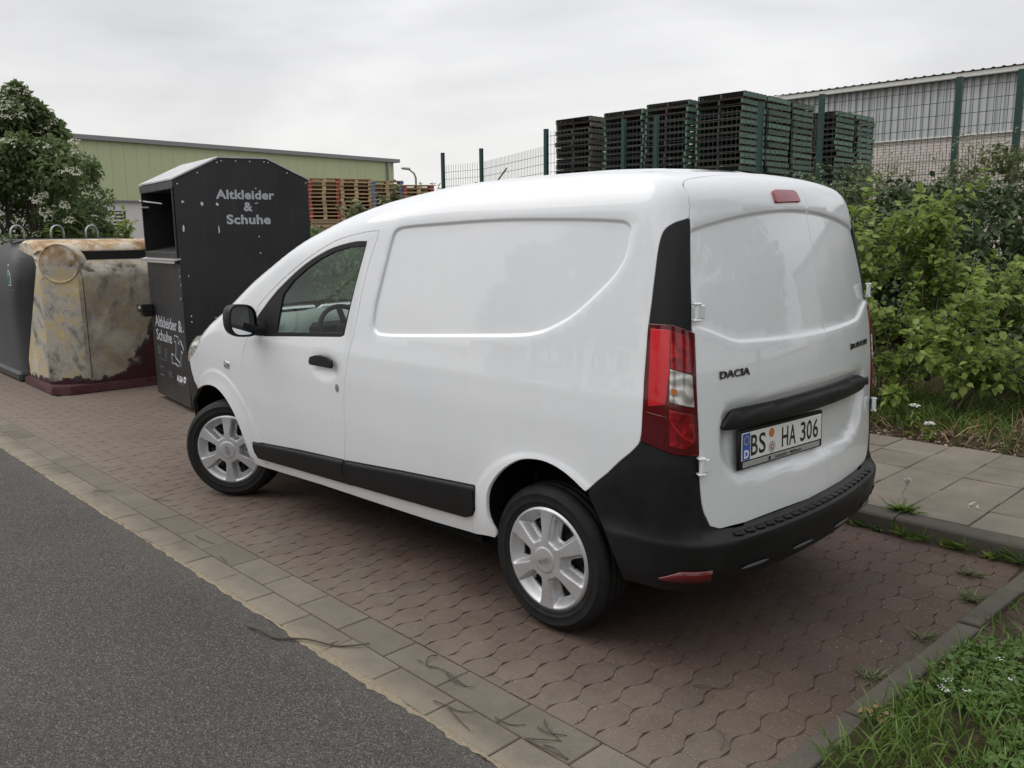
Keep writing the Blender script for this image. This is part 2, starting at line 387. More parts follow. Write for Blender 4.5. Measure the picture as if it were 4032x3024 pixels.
M_plate=mat('white_plate',(.74,.74,.72),.35,coat=.4); M_blue=mat('blue_band',(.012,.09,.42),.35,coat=.4); M_ink=mat('black_print',(.012,.012,.012),.5)
M_chip=mat('dark_badge',(.05,.05,.052),.25,metal=.5,coat=.6); M_greybar=mat('grey_plate_strip',(.33,.33,.32),.5)
M_seal=mat('orange_sticker',(.55,.17,.03),.6); M_sealgrey=mat('grey_sticker',(.42,.42,.40),.6); M_crest=mat('red_crest',(.5,.02,.03),.6); M_lettw=mat('white_print',(.75,.76,.78),.5); M_yel=mat('yellow_print',(.65,.5,.05),.5)
CV={
 'door_front':[[2.345,0.879,1.076],[2.375,0.882,1.036],[2.418,0.886,0.952],[2.436,0.887,0.891],[2.437,0.887,0.816],[2.434,0.885,0.719],[2.434,0.878,0.589],[2.418,0.87,0.484],[2.411,0.863,0.43],[2.41,0.855,0.383],[2.402,0.846,0.344],[2.379,0.837,0.319]],
 'door_bottom':[[2.374,0.837,0.323],[1.929,0.842,0.341],[1.631,0.844,0.35],[1.385,0.846,0.358]],
 'door_rear':[[1.385,0.846,0.358],[1.422,0.852,0.383],[1.444,0.859,0.418],[1.436,0.866,0.459],[1.416,0.871,0.495],[1.399,0.88,0.562],[1.374,0.888,0.659],[1.363,0.894,0.85],[1.332,0.89,0.996],[1.3,0.878,1.115],[1.281,0.873,1.162],[1.274,0.869,1.202],[1.253,0.862,1.278],[1.223,0.847,1.401],[1.186,0.833,1.518],[1.147,0.821,1.605],[1.12,0.812,1.673]],
 'door_top':[[1.118,0.811,1.676],[1.225,0.812,1.67],[1.356,0.814,1.654],[1.475,0.817,1.632],[1.58,0.822,1.599],[1.705,0.828,1.551],[1.826,0.836,1.496],[1.971,0.844,1.423],[2.113,0.853,1.342],[2.228,0.86,1.269]],
 'win_outer':[[1.216,0.818,1.624],[1.297,0.818,1.624],[1.391,0.82,1.613],[1.495,0.822,1.595],[1.594,0.826,1.568],[1.703,0.831,1.529],[1.824,0.838,1.474],[1.931,0.845,1.416],[2.034,0.852,1.357]],
 'win_bottom':[[2.414,0.878,1.071],[2.157,0.88,1.088],[1.384,0.875,1.144],[1.368,0.874,1.153]],
 'glass':[[1.233,0.821,1.604],[1.373,0.822,1.595],[1.493,0.825,1.574],[1.616,0.83,1.537],[1.743,0.837,1.485],[1.874,0.846,1.416],[1.977,0.855,1.334],[2.037,0.876,1.121],[1.381,0.873,1.164]],
 'recess':[[1.128,0.868,1.218],[1.104,0.871,1.188],[1.066,0.872,1.178],[0.941,0.871,1.181],[0.533,0.869,1.211],[0.182,0.864,1.238],[0.044,0.86,1.257],[-0.05,0.855,1.291],[-0.148,0.846,1.345],[-0.269,0.829,1.445],[-0.334,0.817,1.514],[-0.363,0.808,1.573],[-0.371,0.8,1.63],[-0.372,0.795,1.667],[-0.349,0.792,1.69],[-0.292,0.794,1.7],[-0.074,0.8,1.709],[0.3,0.805,1.714],[0.742,0.808,1.702],[0.906,0.809,1.695],[0.974,0.81,1.685],[1.014,0.815,1.653],[1.06,0.834,1.507],[1.101,0.851,1.375],[1.121,0.86,1.296]],
 'rear_gap_top':[[-0.543,0.674,1.7],[-0.534,0.66,1.74],[-0.521,0.649,1.783],[-0.504,0.641,1.811],[-0.49,0.649,1.823]],
 'door_topgap':[[-0.473,0.668,1.834],[-0.479,0.555,1.848],[-0.481,0.41,1.863],[-0.484,0.257,1.873]],
 'trim_front':[[-0.543,0.674,1.7],[-0.538,0.707,1.694],[-0.528,0.736,1.686],[-0.515,0.759,1.674],[-0.504,0.773,1.66],[-0.497,0.784,1.639],[-0.493,0.793,1.608],[-0.491,0.8,1.573],[-0.49,0.806,1.532],[-0.488,0.815,1.469],[-0.486,0.822,1.409],[-0.484,0.827,1.37],[-0.482,0.832,1.331]],
 'trim_right':[[-0.543,0.674,1.7],[-0.555,0.685,1.649],[-0.571,0.701,1.572],[-0.588,0.718,1.485],[-0.603,0.73,1.405],[-0.614,0.741,1.332]],
 'lamp_left':[[-0.482,0.832,1.329],[-0.482,0.837,1.29],[-0.482,0.845,1.206],[-0.482,0.853,1.129],[-0.485,0.86,1.071],[-0.486,0.866,1.001],[-0.485,0.869,0.934],[-0.48,0.87,0.907]],
 'lamp_bot':[[-0.48,0.87,0.907],[-0.528,0.867,0.897],[-0.583,0.861,0.883],[-0.622,0.836,0.871],[-0.645,0.797,0.865],[-0.655,0.753,0.857]],
 'lamp_right':[[-0.655,0.753,0.857],[-0.651,0.756,0.96],[-0.647,0.759,1.026],[-0.64,0.759,1.115],[-0.63,0.753,1.209],[-0.619,0.746,1.297]],
 'lamp_top':[[-0.619,0.746,1.297],[-0.595,0.795,1.317],[-0.567,0.817,1.329],[-0.482,0.832,1.329]],
 'lamp_side':[[-0.497,0.833,1.312],[-0.567,0.82,1.31],[-0.578,0.836,1.176],[-0.577,0.854,1.051],[-0.512,0.862,1.037],[-0.504,0.851,1.131],[-0.502,0.844,1.208]],
 'lamp_clear':[[-0.581,0.835,1.174],[-0.631,0.781,1.151],[-0.642,0.779,1.038],[-0.59,0.847,1.061]],
 'lamp_up':[[-0.57,0.82,1.307],[-0.612,0.776,1.287],[-0.621,0.768,1.249],[-0.63,0.78,1.159],[-0.581,0.834,1.179]],
 'bump_top':[[-0.237,0.883,0.666],[-0.284,0.878,0.712],[-0.337,0.876,0.758],[-0.389,0.874,0.81],[-0.44,0.872,0.855],[-0.47,0.871,0.888],[-0.479,0.87,0.905]],
 'bump_right':[[-0.656,0.752,0.855],[-0.658,0.751,0.797],[-0.662,0.747,0.733],[-0.666,0.742,0.681],[-0.67,0.732,0.644],[-0.678,0.703,0.603],[-0.688,0.658,0.569]],
 'arch':[[0.286,0.856,0.358],[0.318,0.876,0.429],[0.319,0.886,0.499],[0.3,0.891,0.567],[0.249,0.894,0.634],[0.191,0.895,0.685],[0.117,0.894,0.728],[0.053,0.893,0.746],[-0.022,0.892,0.751],[-0.095,0.89,0.738],[-0.165,0.888,0.709],[-0.234,0.884,0.666]],
 'mould_top':[[2.4,0.861,0.431],[1.875,0.867,0.468],[1.417,0.871,0.491],[0.923,0.876,0.528],[0.397,0.882,0.563]],
 'mould_r':[[0.397,0.882,0.563],[0.41,0.87,0.449],[0.434,0.862,0.415],[0.489,0.854,0.392],[0.874,0.851,0.378],[1.385,0.846,0.358]],
 'farch':[[3.376,0.775,0.535],[3.235,0.813,0.626],[3.096,0.841,0.68],[2.934,0.866,0.715],[2.791,0.879,0.713],[2.67,0.886,0.667],[2.584,0.887,0.6],[2.538,0.883,0.537],[2.498,0.87,0.44],[2.486,0.851,0.346],[2.468,0.832,0.279],[2.437,0.825,0.264]],
 'fbump':[[3.306,0.807,0.82],[3.292,0.809,0.771],[3.243,0.816,0.701],[3.167,0.827,0.657]],
 'hlamp':[[3.055,0.84,0.995],[3.134,0.837,0.93],[3.245,0.819,0.869],[3.317,0.805,0.835]],
 'crease':[[-0.618,0.746,1.301],[-0.637,0.683,1.268],[-0.662,0.565,1.248],[-0.689,0.375,1.243],[-0.71,-0.094,1.233],[-0.683,-0.432,1.238],[-0.639,-0.675,1.26]],
 'line_top':[[-0.543,0.671,1.702],[-0.559,0.566,1.714],[-0.578,0.411,1.724],[-0.593,0.235,1.732],[-0.599,0.072,1.737],[-0.597,-0.13,1.74],[-0.587,-0.293,1.739],[-0.562,-0.51,1.732]],
 'handlebar':[[-0.677,0.638,0.934],[-0.676,0.638,0.958],[-0.679,0.616,0.985],[-0.686,0.572,1.0],[-0.721,0.298,1.007],[-0.734,-0.076,1.009],[-0.7,-0.477,1.01],[-0.686,-0.579,0.985],[-0.681,-0.615,0.952],[-0.683,-0.607,0.921],[-0.704,-0.481,0.919],[-0.737,-0.113,0.921],[-0.725,0.298,0.926],[-0.677,0.638,0.934]],
 'pocket':[[-0.676,0.644,0.933],[-0.679,0.64,0.842],[-0.69,0.597,0.778],[-0.704,0.527,0.73],[-0.734,0.296,0.714],[-0.746,-0.12,0.69],[-0.729,-0.355,0.694],[-0.711,-0.476,0.739],[-0.692,-0.573,0.828]],
 'brake3':[[-0.572,0.142,1.805],[-0.57,0.116,1.81],[-0.571,-0.032,1.812],[-0.576,-0.051,1.803],[-0.589,-0.058,1.771],[-0.589,0.147,1.764]],
}
CV={k:np.array(v) for k,v in CV.items()}

# ------------------------------------------------------------- the van
VAN=empty('delivery_van',(0,0,0)); tag(VAN,'white panel van with black plastic bumpers parked in front of the clothes bank','van')
REC=SIDE.to2(catmull(CV['recess'],5,True)); RECX=np.array(REC)
def side2(p): return np.stack([p[:,0],np.stack([p[:,0],np.abs(p[:,1]),p[:,2]],1)@SIDE.e],1)
def d_side(p):
    q=side2(p); d=-.010*(1-sst(-.011,.004,sdf(q,RECX)))
    r=np.hypot(p[:,0]-.0,p[:,2]-.315); d=d+.0045*(1-sst(.433,.468,r))
    r=np.hypot(p[:,0]-2.81,p[:,2]-.315); d=d+.0045*(1-sst(.490,.525,r))*(p[:,0]>2.2)
    d=d*(p[:,2]>.3)
    d=d+.010*sst(.57,.49,np.abs(p[:,1]))*sst(-.40,-.28,p[:,0])*sst(1.30,1.1,p[:,0])*(p[:,2]>1.7)
    return d
def d_door(p):
    u=(p[:,0]-1.535)/.105; v=(p[:,2]-.975)/.052
    return d_side(p)-.020*np.exp(-(u*u+v*v)**1.5)-.003*(1-sst(.0,.014,np.abs(p[:,2]-(1.192-.05*p[:,0]+.012))))*0
cv=CV
for k_ in ('door_front','door_rear','door_top','win_outer','arch','farch','trim_front','lamp_left','lamp_bot','trim_right','bump_top'): cv[k_]=catmull(cv[k_],3)
door_out=A(cv['door_front'],cv['door_bottom'][1:],cv['door_rear'][1:],cv['door_top'][1:],(2.30,.868,1.16))
win_hole=A(cv['win_outer'],(2.13,.855,1.288),(2.24,.862,1.20),(2.325,.872,1.10),(2.157,.878,1.090),(1.40,.874,1.143),(1.366,.874,1.156),(1.29,.848,1.40),(1.218,.82,1.61))
tg=cv['door_topgap'][::-1].copy()
RG=np.array([(-.479,.555,1.848),(-.4795,.600,1.8435),(-.485,.632,1.833),(-.497,.646,1.812),(-.521,.652,1.783),(-.534,.660,1.740),(-.543,.674,1.700)])
shell_out=A((-.486,0,1.879),tg[:-2],RG,cv['trim_front'][1:],cv['lamp_left'][1:-1],cv['bump_top'][::-1],cv['arch'][::-1][1:],
  (.30,.850,.335),(.45,.845,.318),(.728,.83,.297),(1.185,.83,.29),(1.72,.828,.283),(2.327,.817,.261),(2.43,.823,.262),cv['farch'][::-1][2:28],
  cv['fbump'][::-1],(3.317,.805,.835),cv['hlamp'][::-1][1:],(3.08,.78,1.02),(3.19,.66,1.0),(3.30,.50,.98),(3.38,.28,.97),(3.42,.0,.97),
  (2.96,0,1.16),(2.93,.30,1.16),(2.84,.60,1.16),(2.70,.70,1.2),(2.40,.70,1.38),(2.1,.675,1.52),(1.86,.64,1.62),(1.82,.58,1.65),(1.79,.30,1.68),(1.78,0,1.69))
def circ_pts(cx,rs):
    out=[]
    for r in rs:
        for a in np.linspace(R(-25),R(205),int(r*230/57/.011)):
            x,z=cx+r*math.cos(a),.315+r*math.sin(a); y=float(Sf(np.array([x]),np.array([z]))[0]); out.append((x,(np.array([x,y,z])@SIDE.e)))
    return np.array(out)
arcs=np.vstack([circ_pts(0.,(.430,.440,.4475,.455,.4625,.470)),circ_pts(2.81,(.488,.496,.5035,.511,.519,.527))])
ring=np.vstack([catmull(offset(resample(REC if area2(REC)>0 else REC[::-1],.014),o_),1,True) for o_ in (-.004,.0005,.0035,.0075,.012)])
sh=panel(shell_out,SIDE,.034,[door_out],inset=.0024,disp=d_side,extra=[ring,arcs],axis_edge=True)
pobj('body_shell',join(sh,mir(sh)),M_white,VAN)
# windscreen, cabin glass
wsout=A((2.96,0,1.16),(2.93,.30,1.16),(2.84,.60,1.16),(2.70,.70,1.2),(2.40,.70,1.38),(2.1,.675,1.52),(1.86,.64,1.62),(1.82,.58,1.65),(1.79,.30,1.68),(1.78,0,1.69))
ws=panel(wsout,SIDE,.08,flange=0,lift=-.004,axis_edge=True); pobj('windscreen',join(ws,mir(ws)),M_glass,VAN)
mt=cv['mould_top']; mr=cv['mould_r']; db=cv['door_bottom']; df=cv['door_front']
mould_f=A((2.404,.861,.430),(2.396,.848,.362),(2.374,.837,.325),db[1:],(1.425,.852,.385),(1.446,.86,.42),(1.438,.866,.459),(1.420,.871,.492),mt[1])
mould_b=A((1.405,.871,.492),mt[3],mt[4],mr[1:5],(1.372,.846,.360),(1.408,.852,.385),(1.430,.86,.42),(1.424,.866,.459))
_mz=mt[np.argsort(mt[:,0])]
def d_mould(p): return -.011*sst(.024,.006,np.interp(p[:,0],_mz[:,0],_mz[:,2])-p[:,2])
_mx=np.linspace(.40,2.40,160); exm=[]
for o_ in (.004,.008,.012,.016,.020,.025):
    z_=np.interp(_mx,_mz[:,0],_mz[:,2])-o_; exm.append(SIDE.to2(np.stack([_mx,Sf(_mx,z_),z_],1)))
for f in (lambda q:q,mir):
    dr=panel(door_out,SIDE,.03,[win_hole],inset=.0024,disp=d_door); door=pobj('front_door',f(dr),M_white,VAN)
    pobj('window_frame',f(panel(win_hole,SIDE,.03,[cv['glass']],lift=-.004,inset=.001,flange=.012)),M_rubber,door)
    pobj('window_glass',f(panel(cv['glass'],SIDE,.08,lift=-.013,inset=-.006,flange=0)),M_glass,door)
    pobj('side_moulding',f(panel(mould_f,SIDE,.022,lift=.016,disp=d_mould,extra=exm,inset=.002,flange=.02,bev=.010)),M_black,door)
    pobj('side_moulding',f(panel(mould_b,SIDE,.022,lift=.016,disp=d_mould,extra=exm,inset=.002,flange=.02,bev=.010)),M_black,VAN)
    # door handle, lock, indicator
    hn=A((1.640,.889,.995),(1.632,.889,1.018),(1.59,.889,1.030),(1.535,.889,1.036),(1.47,.889,1.031),(1.433,.889,1.017),(1.428,.889,.996),(1.436,.889,.983),(1.632,.889,.983))
    pobj('door_handle',f(panel(hn,SIDE,.02,lift=.030,inset=0,flange=.012,bev=.006,es=.01)),M_black,door)
    a=np.linspace(0,2*PI,16,endpoint=False)
    pobj('door_lock',f(panel(np.stack([1.421+.013*np.cos(a),np.full(16,.894),.879+.020*np.sin(a)],1),SIDE,.02,lift=.004,inset=0,flange=.006,bev=.003,es=.008)),M_steel if f is mir else mat('lock_metal',(.35,.35,.35),.4,metal=.6),door)
    ind=A((2.665,.87,.857),(2.605,.87,.852),(2.602,.87,.885),(2.66,.87,.893))
    pobj('side_indicator',f(panel(ind,SIDE,.02,lift=.008,inset=0,flange=.012,bev=.006,es=.012)),M_clear,VAN)
# ------------------------------------------------------------- rear doors
HB=REAR.to2(cv['handlebar'][:-1]); PK=np.stack([cv['pocket'][:,1],cv['pocket'][:,2]],1); PKc=catmull(np.array([(.645,.945),(.645,.85),(.605,.775),(.527,.728),(.30,.712),(.0,.700),(-.30,.700),(-.47,.735),(-.56,.80),(-.600,.90),(-.605,.985),(-.50,1.03),(.0,1.035),(.53,1.03),(.63,1.0)]),5,True)
lt=cv['line_top']; cr=cv['crease']
def d_rear(p):
    y,z=p[:,1],p[:,2]
    zt=1.738-.072*(y/.66)**2; zb=1.233+.012*(y/.5)**2+.055*sst(.5,.75,np.abs(y))
    d=-.010*(sst(-.005,.012,zt-z)*sst(-.006,.018,z-zb))
    s=sdf(np.stack([y,z],1),PKc); d=d-.030*(1-sst(-.055,.01,s))
    return d
def yc(z): return -.118
sp=np.array([(-.49,-.135,1.873),(-.50,-.135,1.86),(-.585,-.132,1.777),(-.60,-.122,1.74),(-.653,-.114,1.533),(-.69,-.114,1.36),(-.744,-.114,.9),(-.749,-.114,.627),(-.751,-.114,.557)])
bb=np.array([(-.672,.742,.62),(-.682,.700,.585),(-.690,.650,.563),(-.714,.508,.557),(-.752,.071,.555),(-.751,-.114,.555)])
leftedge=A(RG[1:-1],cv['trim_right'],cv['lamp_right'][::-1][1:],cv['bump_right'][1:5],bb[1:-1])
topL=A((-.487,.05,1.877),(-.484,.257,1.873),(-.481,.41,1.863),(-.479,.555,1.848))
ldoor=A(sp[0],topL,leftedge,sp[::-1][:-1])
Rm=np.array([1,-1,1.])
rdoor=A(sp[0],sp[1:],(-.742,-.268,.556),(leftedge[:-1]*Rm)[::-1],((topL[1:])*Rm)[::-1])
_y=np.linspace(-.74,.74,110)
exr=[]
for o_ in (-.004,.001,.005,.010,.015):
    for zf in (1.738-.072*(_y/.66)**2-o_, 1.233+.012*(_y/.5)**2+.055*sst(.5,.75,np.abs(_y))+o_):
        P_=np.stack([np.full(110,-.6),_y,zf],1); b_=np.array([-.52 if 0 else 0])
        xs=Rf(_y,zf); exr.append(REAR.to2(np.stack([xs,_y,zf],1)))
for nm,out in (('rear_door',ldoor),('rear_door',rdoor)):
    pn=panel(out,REAR,.028,inset=.0026,disp=d_rear,extra=exr); d=pobj(nm,pn,M_white,VAN)
    if out is ldoor: RD=d
def ccw(o): return o
# handle bar in two pieces
def d_bar(p):
    z=p[:,2]; return .011+.006*sst(.92,.945,z)-.017*sst(.968,1.006,z)
hb=cv['handlebar'][:-1]
def bar_out(y0,y1):
    ys=np.linspace(y0,y1,40); zt=1.004-.055*np.maximum(0,(ys-.55)/.09)**2.2-.062*np.maximum(0,(-ys-.46)/.16)**2.2; zb=.930+.042*np.maximum(0,(-ys-.47)/.15)**2+.006*np.maximum(0,(ys-.55)/.09)**2
    Y=np.concatenate([ys,ys[::-1]]); Z=np.concatenate([zt,zb[::-1]]); return np.stack([Rf(Y,Z),Y,Z],1)
barL=bar_out(.641,-.110); barR=bar_out(-.114,-.622)
for i,b_ in enumerate((barL,barR)):
    pobj('handle_bar',panel(b_,REAR,.018,disp=d_bar,inset=.001,flange=.05,bev=.005,es=.012),M_black,VAN)
# third brake light
bl=A((-.572,.142,1.802),(-.570,.116,1.811),(-.571,-.032,1.813),(-.575,-.049,1.806),(-.589,-.058,1.771),(-.589,.142,1.764))
pobj('brake_light',panel(bl,REAR,.02,lift=.010,inset=0,flange=.012,bev=.006,es=.01),mat('faded_red_lens',(.30,.035,.05),.25,coat=.8),VAN)
# hinges
for sy in (1,-1):
    for (x,y,z) in ((-.617,.742,1.372),(-.668,.766,.822)):
        m=MB(); m.tube([(x-.006,y-.004,z-.029),(x-.006,y-.004,z+.029)],.0105,12); m.box((x-.010,y-.020,z),(.012,.036,.050),rz=R(-20),bev=.004)
        for dz in (-.029,.029): m.box((x-.004,y-.004,z+dz),(.026,.030,.009),rz=R(-35),bev=.003)
        if sy<0: m.V=[(a,-b,c) for a,b,c in m.V]; m.F=[f[::-1] for f in m.F]
        m.build('door_hinge',M_white,VAN,auto=35)
# ------------------------------------------------------------- black corner trims and tail lights
def lay(pn,name,m,par): return pobj(name,pn,m,par)
tr_out=A(cv['trim_front'],cv['lamp_top'][::-1][1:-1],(-.617,.743,1.305),cv['trim_right'][::-1])
def d_trim(p):
    xc=np.interp(p[:,2],[1.30,1.42,1.555,1.625,1.69],[-.566,-.560,-.552,-.545,-.537]); return -.26*np.clip(xc-p[:,0],0,.06)*sst(1.69,1.60,p[:,2])
lamp_out=A(cv['lamp_left'],cv['lamp_bot'][1:],cv['lamp_right'][1:],cv['lamp_top'][1:-1])
def fx(p): return p
lb=cv['lamp_clear']; 
low=A((-.592,.850,1.030),(-.642,.782,1.010),(-.648,.775,.915),(-.636,.815,.890),(-.600,.855,.905))
low2=A((-.497,.866,.925),(-.58,.862,.905),(-.583,.855,1.005),(-.505,.866,1.015))
arc=A((-.598,.848,.985),(-.612,.838,.955),(-.630,.815,.925),(-.645,.785,.910),(-.647,.785,.918),(-.632,.815,.934),(-.615,.838,.965),(-.600,.849,.99))
for f in (fx,mir):
    pobj('corner_trim',f(panel(tr_out,CORN,.012,disp=d_trim,flange=.03,bev=.004)),M_black,VAN)
    tl=pobj('tail_light',f(panel(lamp_out,CORN,.022,lift=.004,flange=.03,bev=.006)),M_red,VAN)
    pobj('reflector_strip',f(panel(cv['lamp_side'],CORN,.03,lift=.0065,inset=0,flange=.003,bev=.002)),M_redb,tl)
    pobj('brake_lens',f(panel(cv['lamp_up'],CORN,.03,lift=.0065,inset=0,flange=.003,bev=.002)),M_redc,tl)
    pobj('reversing_lens',f(panel(lb,CORN,.03,lift=.007,inset=0,flange=.004,bev=.002)),M_clear,tl)
    pobj('fog_lens',f(panel(low,CORN,.03,lift=.0065,inset=0,flange=.003,bev=.002)),M_redc,tl)
    pobj('lower_reflector',f(panel(low2,CORN,.03,lift=.0060,inset=0,flange=.003,bev=.002)),mat('deep_red_lens',(.075,.002,.004),.14,coat=.5),tl)
    pobj('light_arc',f(panel(arc,CORN,.02,lift=.0080,inset=0,flange=.002,bev=.001,es=.006)),M_redb,tl)
    bulb=A((-.592,.843,1.108),(-.604,.828,1.104),(-.606,.828,1.084),(-.594,.843,1.088))
    pobj('amber_bulb',f(panel(bulb,CORN,.02,lift=.0090,inset=0,flange=.002,bev=.001,es=.008)),M_orange,tl)
# ------------------------------------------------------------- rear bumper: swept profile
BC=.35
def bump_base(f,z):
    d=np.stack([-np.cos(f),np.sin(f),np.zeros_like(f)],-1); o=np.stack([np.full_like(f,BC),np.zeros_like(f),z],-1)+2.2*d
    return march(o,-d),d
def fi(p): p=np.atleast_2d(p); return np.arctan2(p[:,1],BC-p[:,0])
_bt=A(cv['bump_top'],cv['lamp_bot'][1:],cv['bump_right'][1:5],(-.682,.700,.588),(-.690,.650,.566),(-.705,.57,.556),(-.714,.508,.554))
_bf=fi(_bt); _bz=_bt[:,2]
o_=np.argsort(-_bf,kind='stable'); _bf=_bf[o_];_bz=_bz[o_]
def ztop(f):
    f=np.abs(f); return np.where(f<_bf[-1],.562,np.interp(-f,-_bf,_bz))
FL=R(31.5); 
def boff(f,z):
    a=np.abs(f); k=1-sst(R(28),R(43),a)                      # 1 across the doors, 0 at the sides
    prot=.064*k+.022*(1-k)*sst(R(58),R(48),a)
    led=sst(.575-.0*k,.520,z)
    o=prot*led; o=o-(.012+.03*k)*sst(.40,.335,z)
    return o
def bumper():
    fs=np.unique(np.round(np.concatenate([np.linspace(-1,1,121),np.array([s*v for s in(-1,1) for v in _bf])/R(56.3)]),4))
    V=[];cols=[]
    for s in fs:
        a=abs(s)*R(56.3); f=math.copysign(a,s)
        zt=float(ztop(np.array([f]))[0]); zz=np.array(list(np.linspace(zt-.004,.549,8))+[.541,.536,.531,.525,.515,.50,.48,.45,.42,.395,.37,.35,.338,.334]); n=len(zz)
        sc=np.interp(zz,[.34,.53,.68,.92],[48.5/56.3,52.3/56.3,1,1]) if a>R(38) else np.ones(n)
        ff=np.full(n,f)
        if a>R(38): ff=np.sign(f)*(R(38)+(a-R(38))*((R(56.3)*sc-R(38))/(R(56.3)-R(38))))
        P,d=bump_base(ff,zz); k=1-sst(R(28),R(43),np.array([a]))[0]; pr=.064*k+.022*(1-k)
        oc=np.interp(zz,[.334,.338,.35,.37,.395,.42,.45,.48,.50,.515,.525,.531,.536,.541,.549,.560],np.array([-.9,.41,.66,.82,.93,.97,.985,1,1,.985,.95,.86,.66,.40,.12,-.12]))*pr
        os_=boff(ff,zz); os_[-1]-=.06; os_[0]-=.004; w=sst(R(30.5),R(36),np.array([a]))[0]; o=oc*(1-w)+os_*w
        cols.append(P+d*o[:,None])
    m=len(cols[0]); V=np.vstack(cols); F=[]
    for i in range(len(cols)-1):
        for j in range(m-1): F.append((i*m+j,i*m+j+1,(i+1)*m+j+1,(i+1)*m+j))
    return V,F
bv,bf_=bumper(); BUMP=obj('rear_bumper',bv,bf_,M_black,VAN,True); recalc(BUMP); shade_auto(BUMP,32)
def bump_pt(f,z,o=0.):
    P,d=bump_base(np.array([f]),np.array([z])); return Vector(P[0])+Vector(d[0])*(.064*(1-sst(R(28),R(43),np.array([abs(f)]))[0]) +.022*sst(R(28),R(43),np.array([abs(f)]))[0]+o), Vector(d[0])
m=MB()
for k in range(21):                                # tread pads on the bumper step
    f=R(-28.5+57*k/20); 
    P,d=bump_base(np.array([f]),np.array([.545])); c=Vector(P[0])+Vector(d[0])*.028; 
    m.box((c.x,c.y,.5415),(.040,.046,.006),rz=-f,bev=.002)
m.build('step_tread',M_black,BUMP,auto=30)
M_ribp=mat('pale_rib_plastic',(.05,.05,.05),.45)  # bumper ribs get a paler grey than the bumper itself
for f0,f1 in ((-27,-21.5),(-12,-4.5),(5.5,13),(21,28)):
    m=MB(); pa=[bump_pt(R(f0+(f1-f0)*t),.405,.004)[0] for t in np.linspace(0,1,7)]
    m.tube(pa,[.003,.006,.007,.007,.007,.006,.003],6); m.build('bumper_rib',M_ribp,BUMP,smooth=True)
for sy in (1,-1):
    V=[];F=[]; n_=14
    for i in range(n_+1):
        t=i/n_; f=R(34.5+8.5*t)*sy; h=.029*min(1,(1-t)*2.2+.16)
        for dz,o in ((-.022,.006),(-.022+h*.0,.011),(-.022+h*1.55,.011),(-.022+h*1.6,.004)):
            P,d=bump_base(np.array([f]),np.array([.405+dz])); q=P[0]+d[0]*(boff(np.array([f]),np.array([.405+dz]))[0]+o); V.append(q)
    for i in range(n_):
        for j in range(3): F.append((i*4+j,i*4+j+1,(i+1)*4+j+1,(i+1)*4+j))
    o=obj('rear_reflector',V,F,mat('dark_red_reflector',(.11,.004,.007),.2,coat=.5),BUMP,True); recalc(o)
# ------------------------------------------------------------- nose: headlights, bonnet edge, front bumper
hl=A((3.317,.805,.835),cv['hlamp'][::-1][1:],(3.08,.78,1.02),(3.19,.66,1.0),(3.30,.50,.98),(3.42,.48,.90),(3.50,.52,.82),(3.46,.62,.79),(3.40,.72,.80))
gr=A((3.38,.28,.97),(3.42,0,.97),(3.55,0,.74),(3.52,.45,.74),(3.46,.50,.86),(3.32,.48,.975))
def pnt(y,z):
    P=march(np.array([[5.,y,z]]),np.array([[-1.,0,0]])); return P[0]
gr=A((pnt(0,.955)),(pnt(.28,.95)),(pnt(.46,.93)),(pnt(.47,.86)),(pnt(.50,.78)),(pnt(.45,.73)),(pnt(0,.73)))
class PFront(Proj):
    nz=np.array([.9,0,.436]); e=np.array([-.436,0,.9])
    def to2(s,p): p=np.asarray(p,float); return np.stack([p[:,1],p@s.e],1)
    def to3(s,a): o=a[:,:1]*np.array([0,1.,0])+a[:,1:]*s.e+5*s.nz; return march(o,np.tile(-s.nz,(len(a),1)),n=110)
FRONT=PFront()
for f in (fx,mir): pobj('headlight',f(panel(hl,NOSE,.03,flange=.03,bev=.005)),M_clear,VAN)
fbm=A((3.317,.805,.835),cv['fbump'][:-1],(3.167,.827,.657),(3.376,.775,.535),(3.42,.765,.40),(3.43,.75,.26),pnt(.5,.24),pnt(0,.24),pnt(0,.72),pnt(.45,.72),pnt(.53,.77),(3.46,.63,.785),(3.40,.72,.795))
fb=panel(fbm,NOSE,.04,flange=.03,axis_edge=True); pobj('front_bumper',join(fb,mir(fb)),M_black,VAN)
gp=panel(gr,FRONT,.04,flange=.02,axis_edge=True); pobj('grille',join(gp,mir(gp)),M_dark,VAN)
# ------------------------------------------------------------- wheel housings, underbody, cabin
def housing(cx,pts,ydeep):
    V=[];F=[]
    for x,y,z in pts:
        dx,dz=x-cx,z-.315
        V+=[(x,y-.012,z),(cx+dx*1.06,y-.06,.315+dz*1.05),(cx+dx*1.08,ydeep,.315+dz*1.06)]
    for i in range(len(pts)-1):
        for j in range(2): F.append((i*3+j,i*3+j+1,(i+1)*3+j+1,(i+1)*3+j))
    return V,F
ar=A(cv['arch'],(-.300,.872,.52),(-.36,.855,.40),(-.40,.84,.34)); fa=A((3.43,.75,.27),(3.40,.77,.42),cv['farch'])
for sy in (1,-1):
    for cx,pts,yd in ((0,ar,.56),(2.81,fa,.45)):
        V,F=housing(cx,pts,yd); m=MB(); m.add([(a,sy*b,c) for a,b,c in V],F); m.build('wheel_housing',M_dark,VAN,smooth=True)
m=MB(); m.box((1.55,0,.27),(3.1,1.02,.10)); m.box((1.405,0,.285),(1.9,1.58,.06)); m.box((1.15,0,.9),(.03,1.60,1.3)); m.box((.0,0,.6),(.7,1.04,.5)); m.box((2.81,0,.62),(.8,.86,.6)); m.box((-.46,0,.40),(.35,1.2,.10))
m.build('underbody',M_dark,VAN)
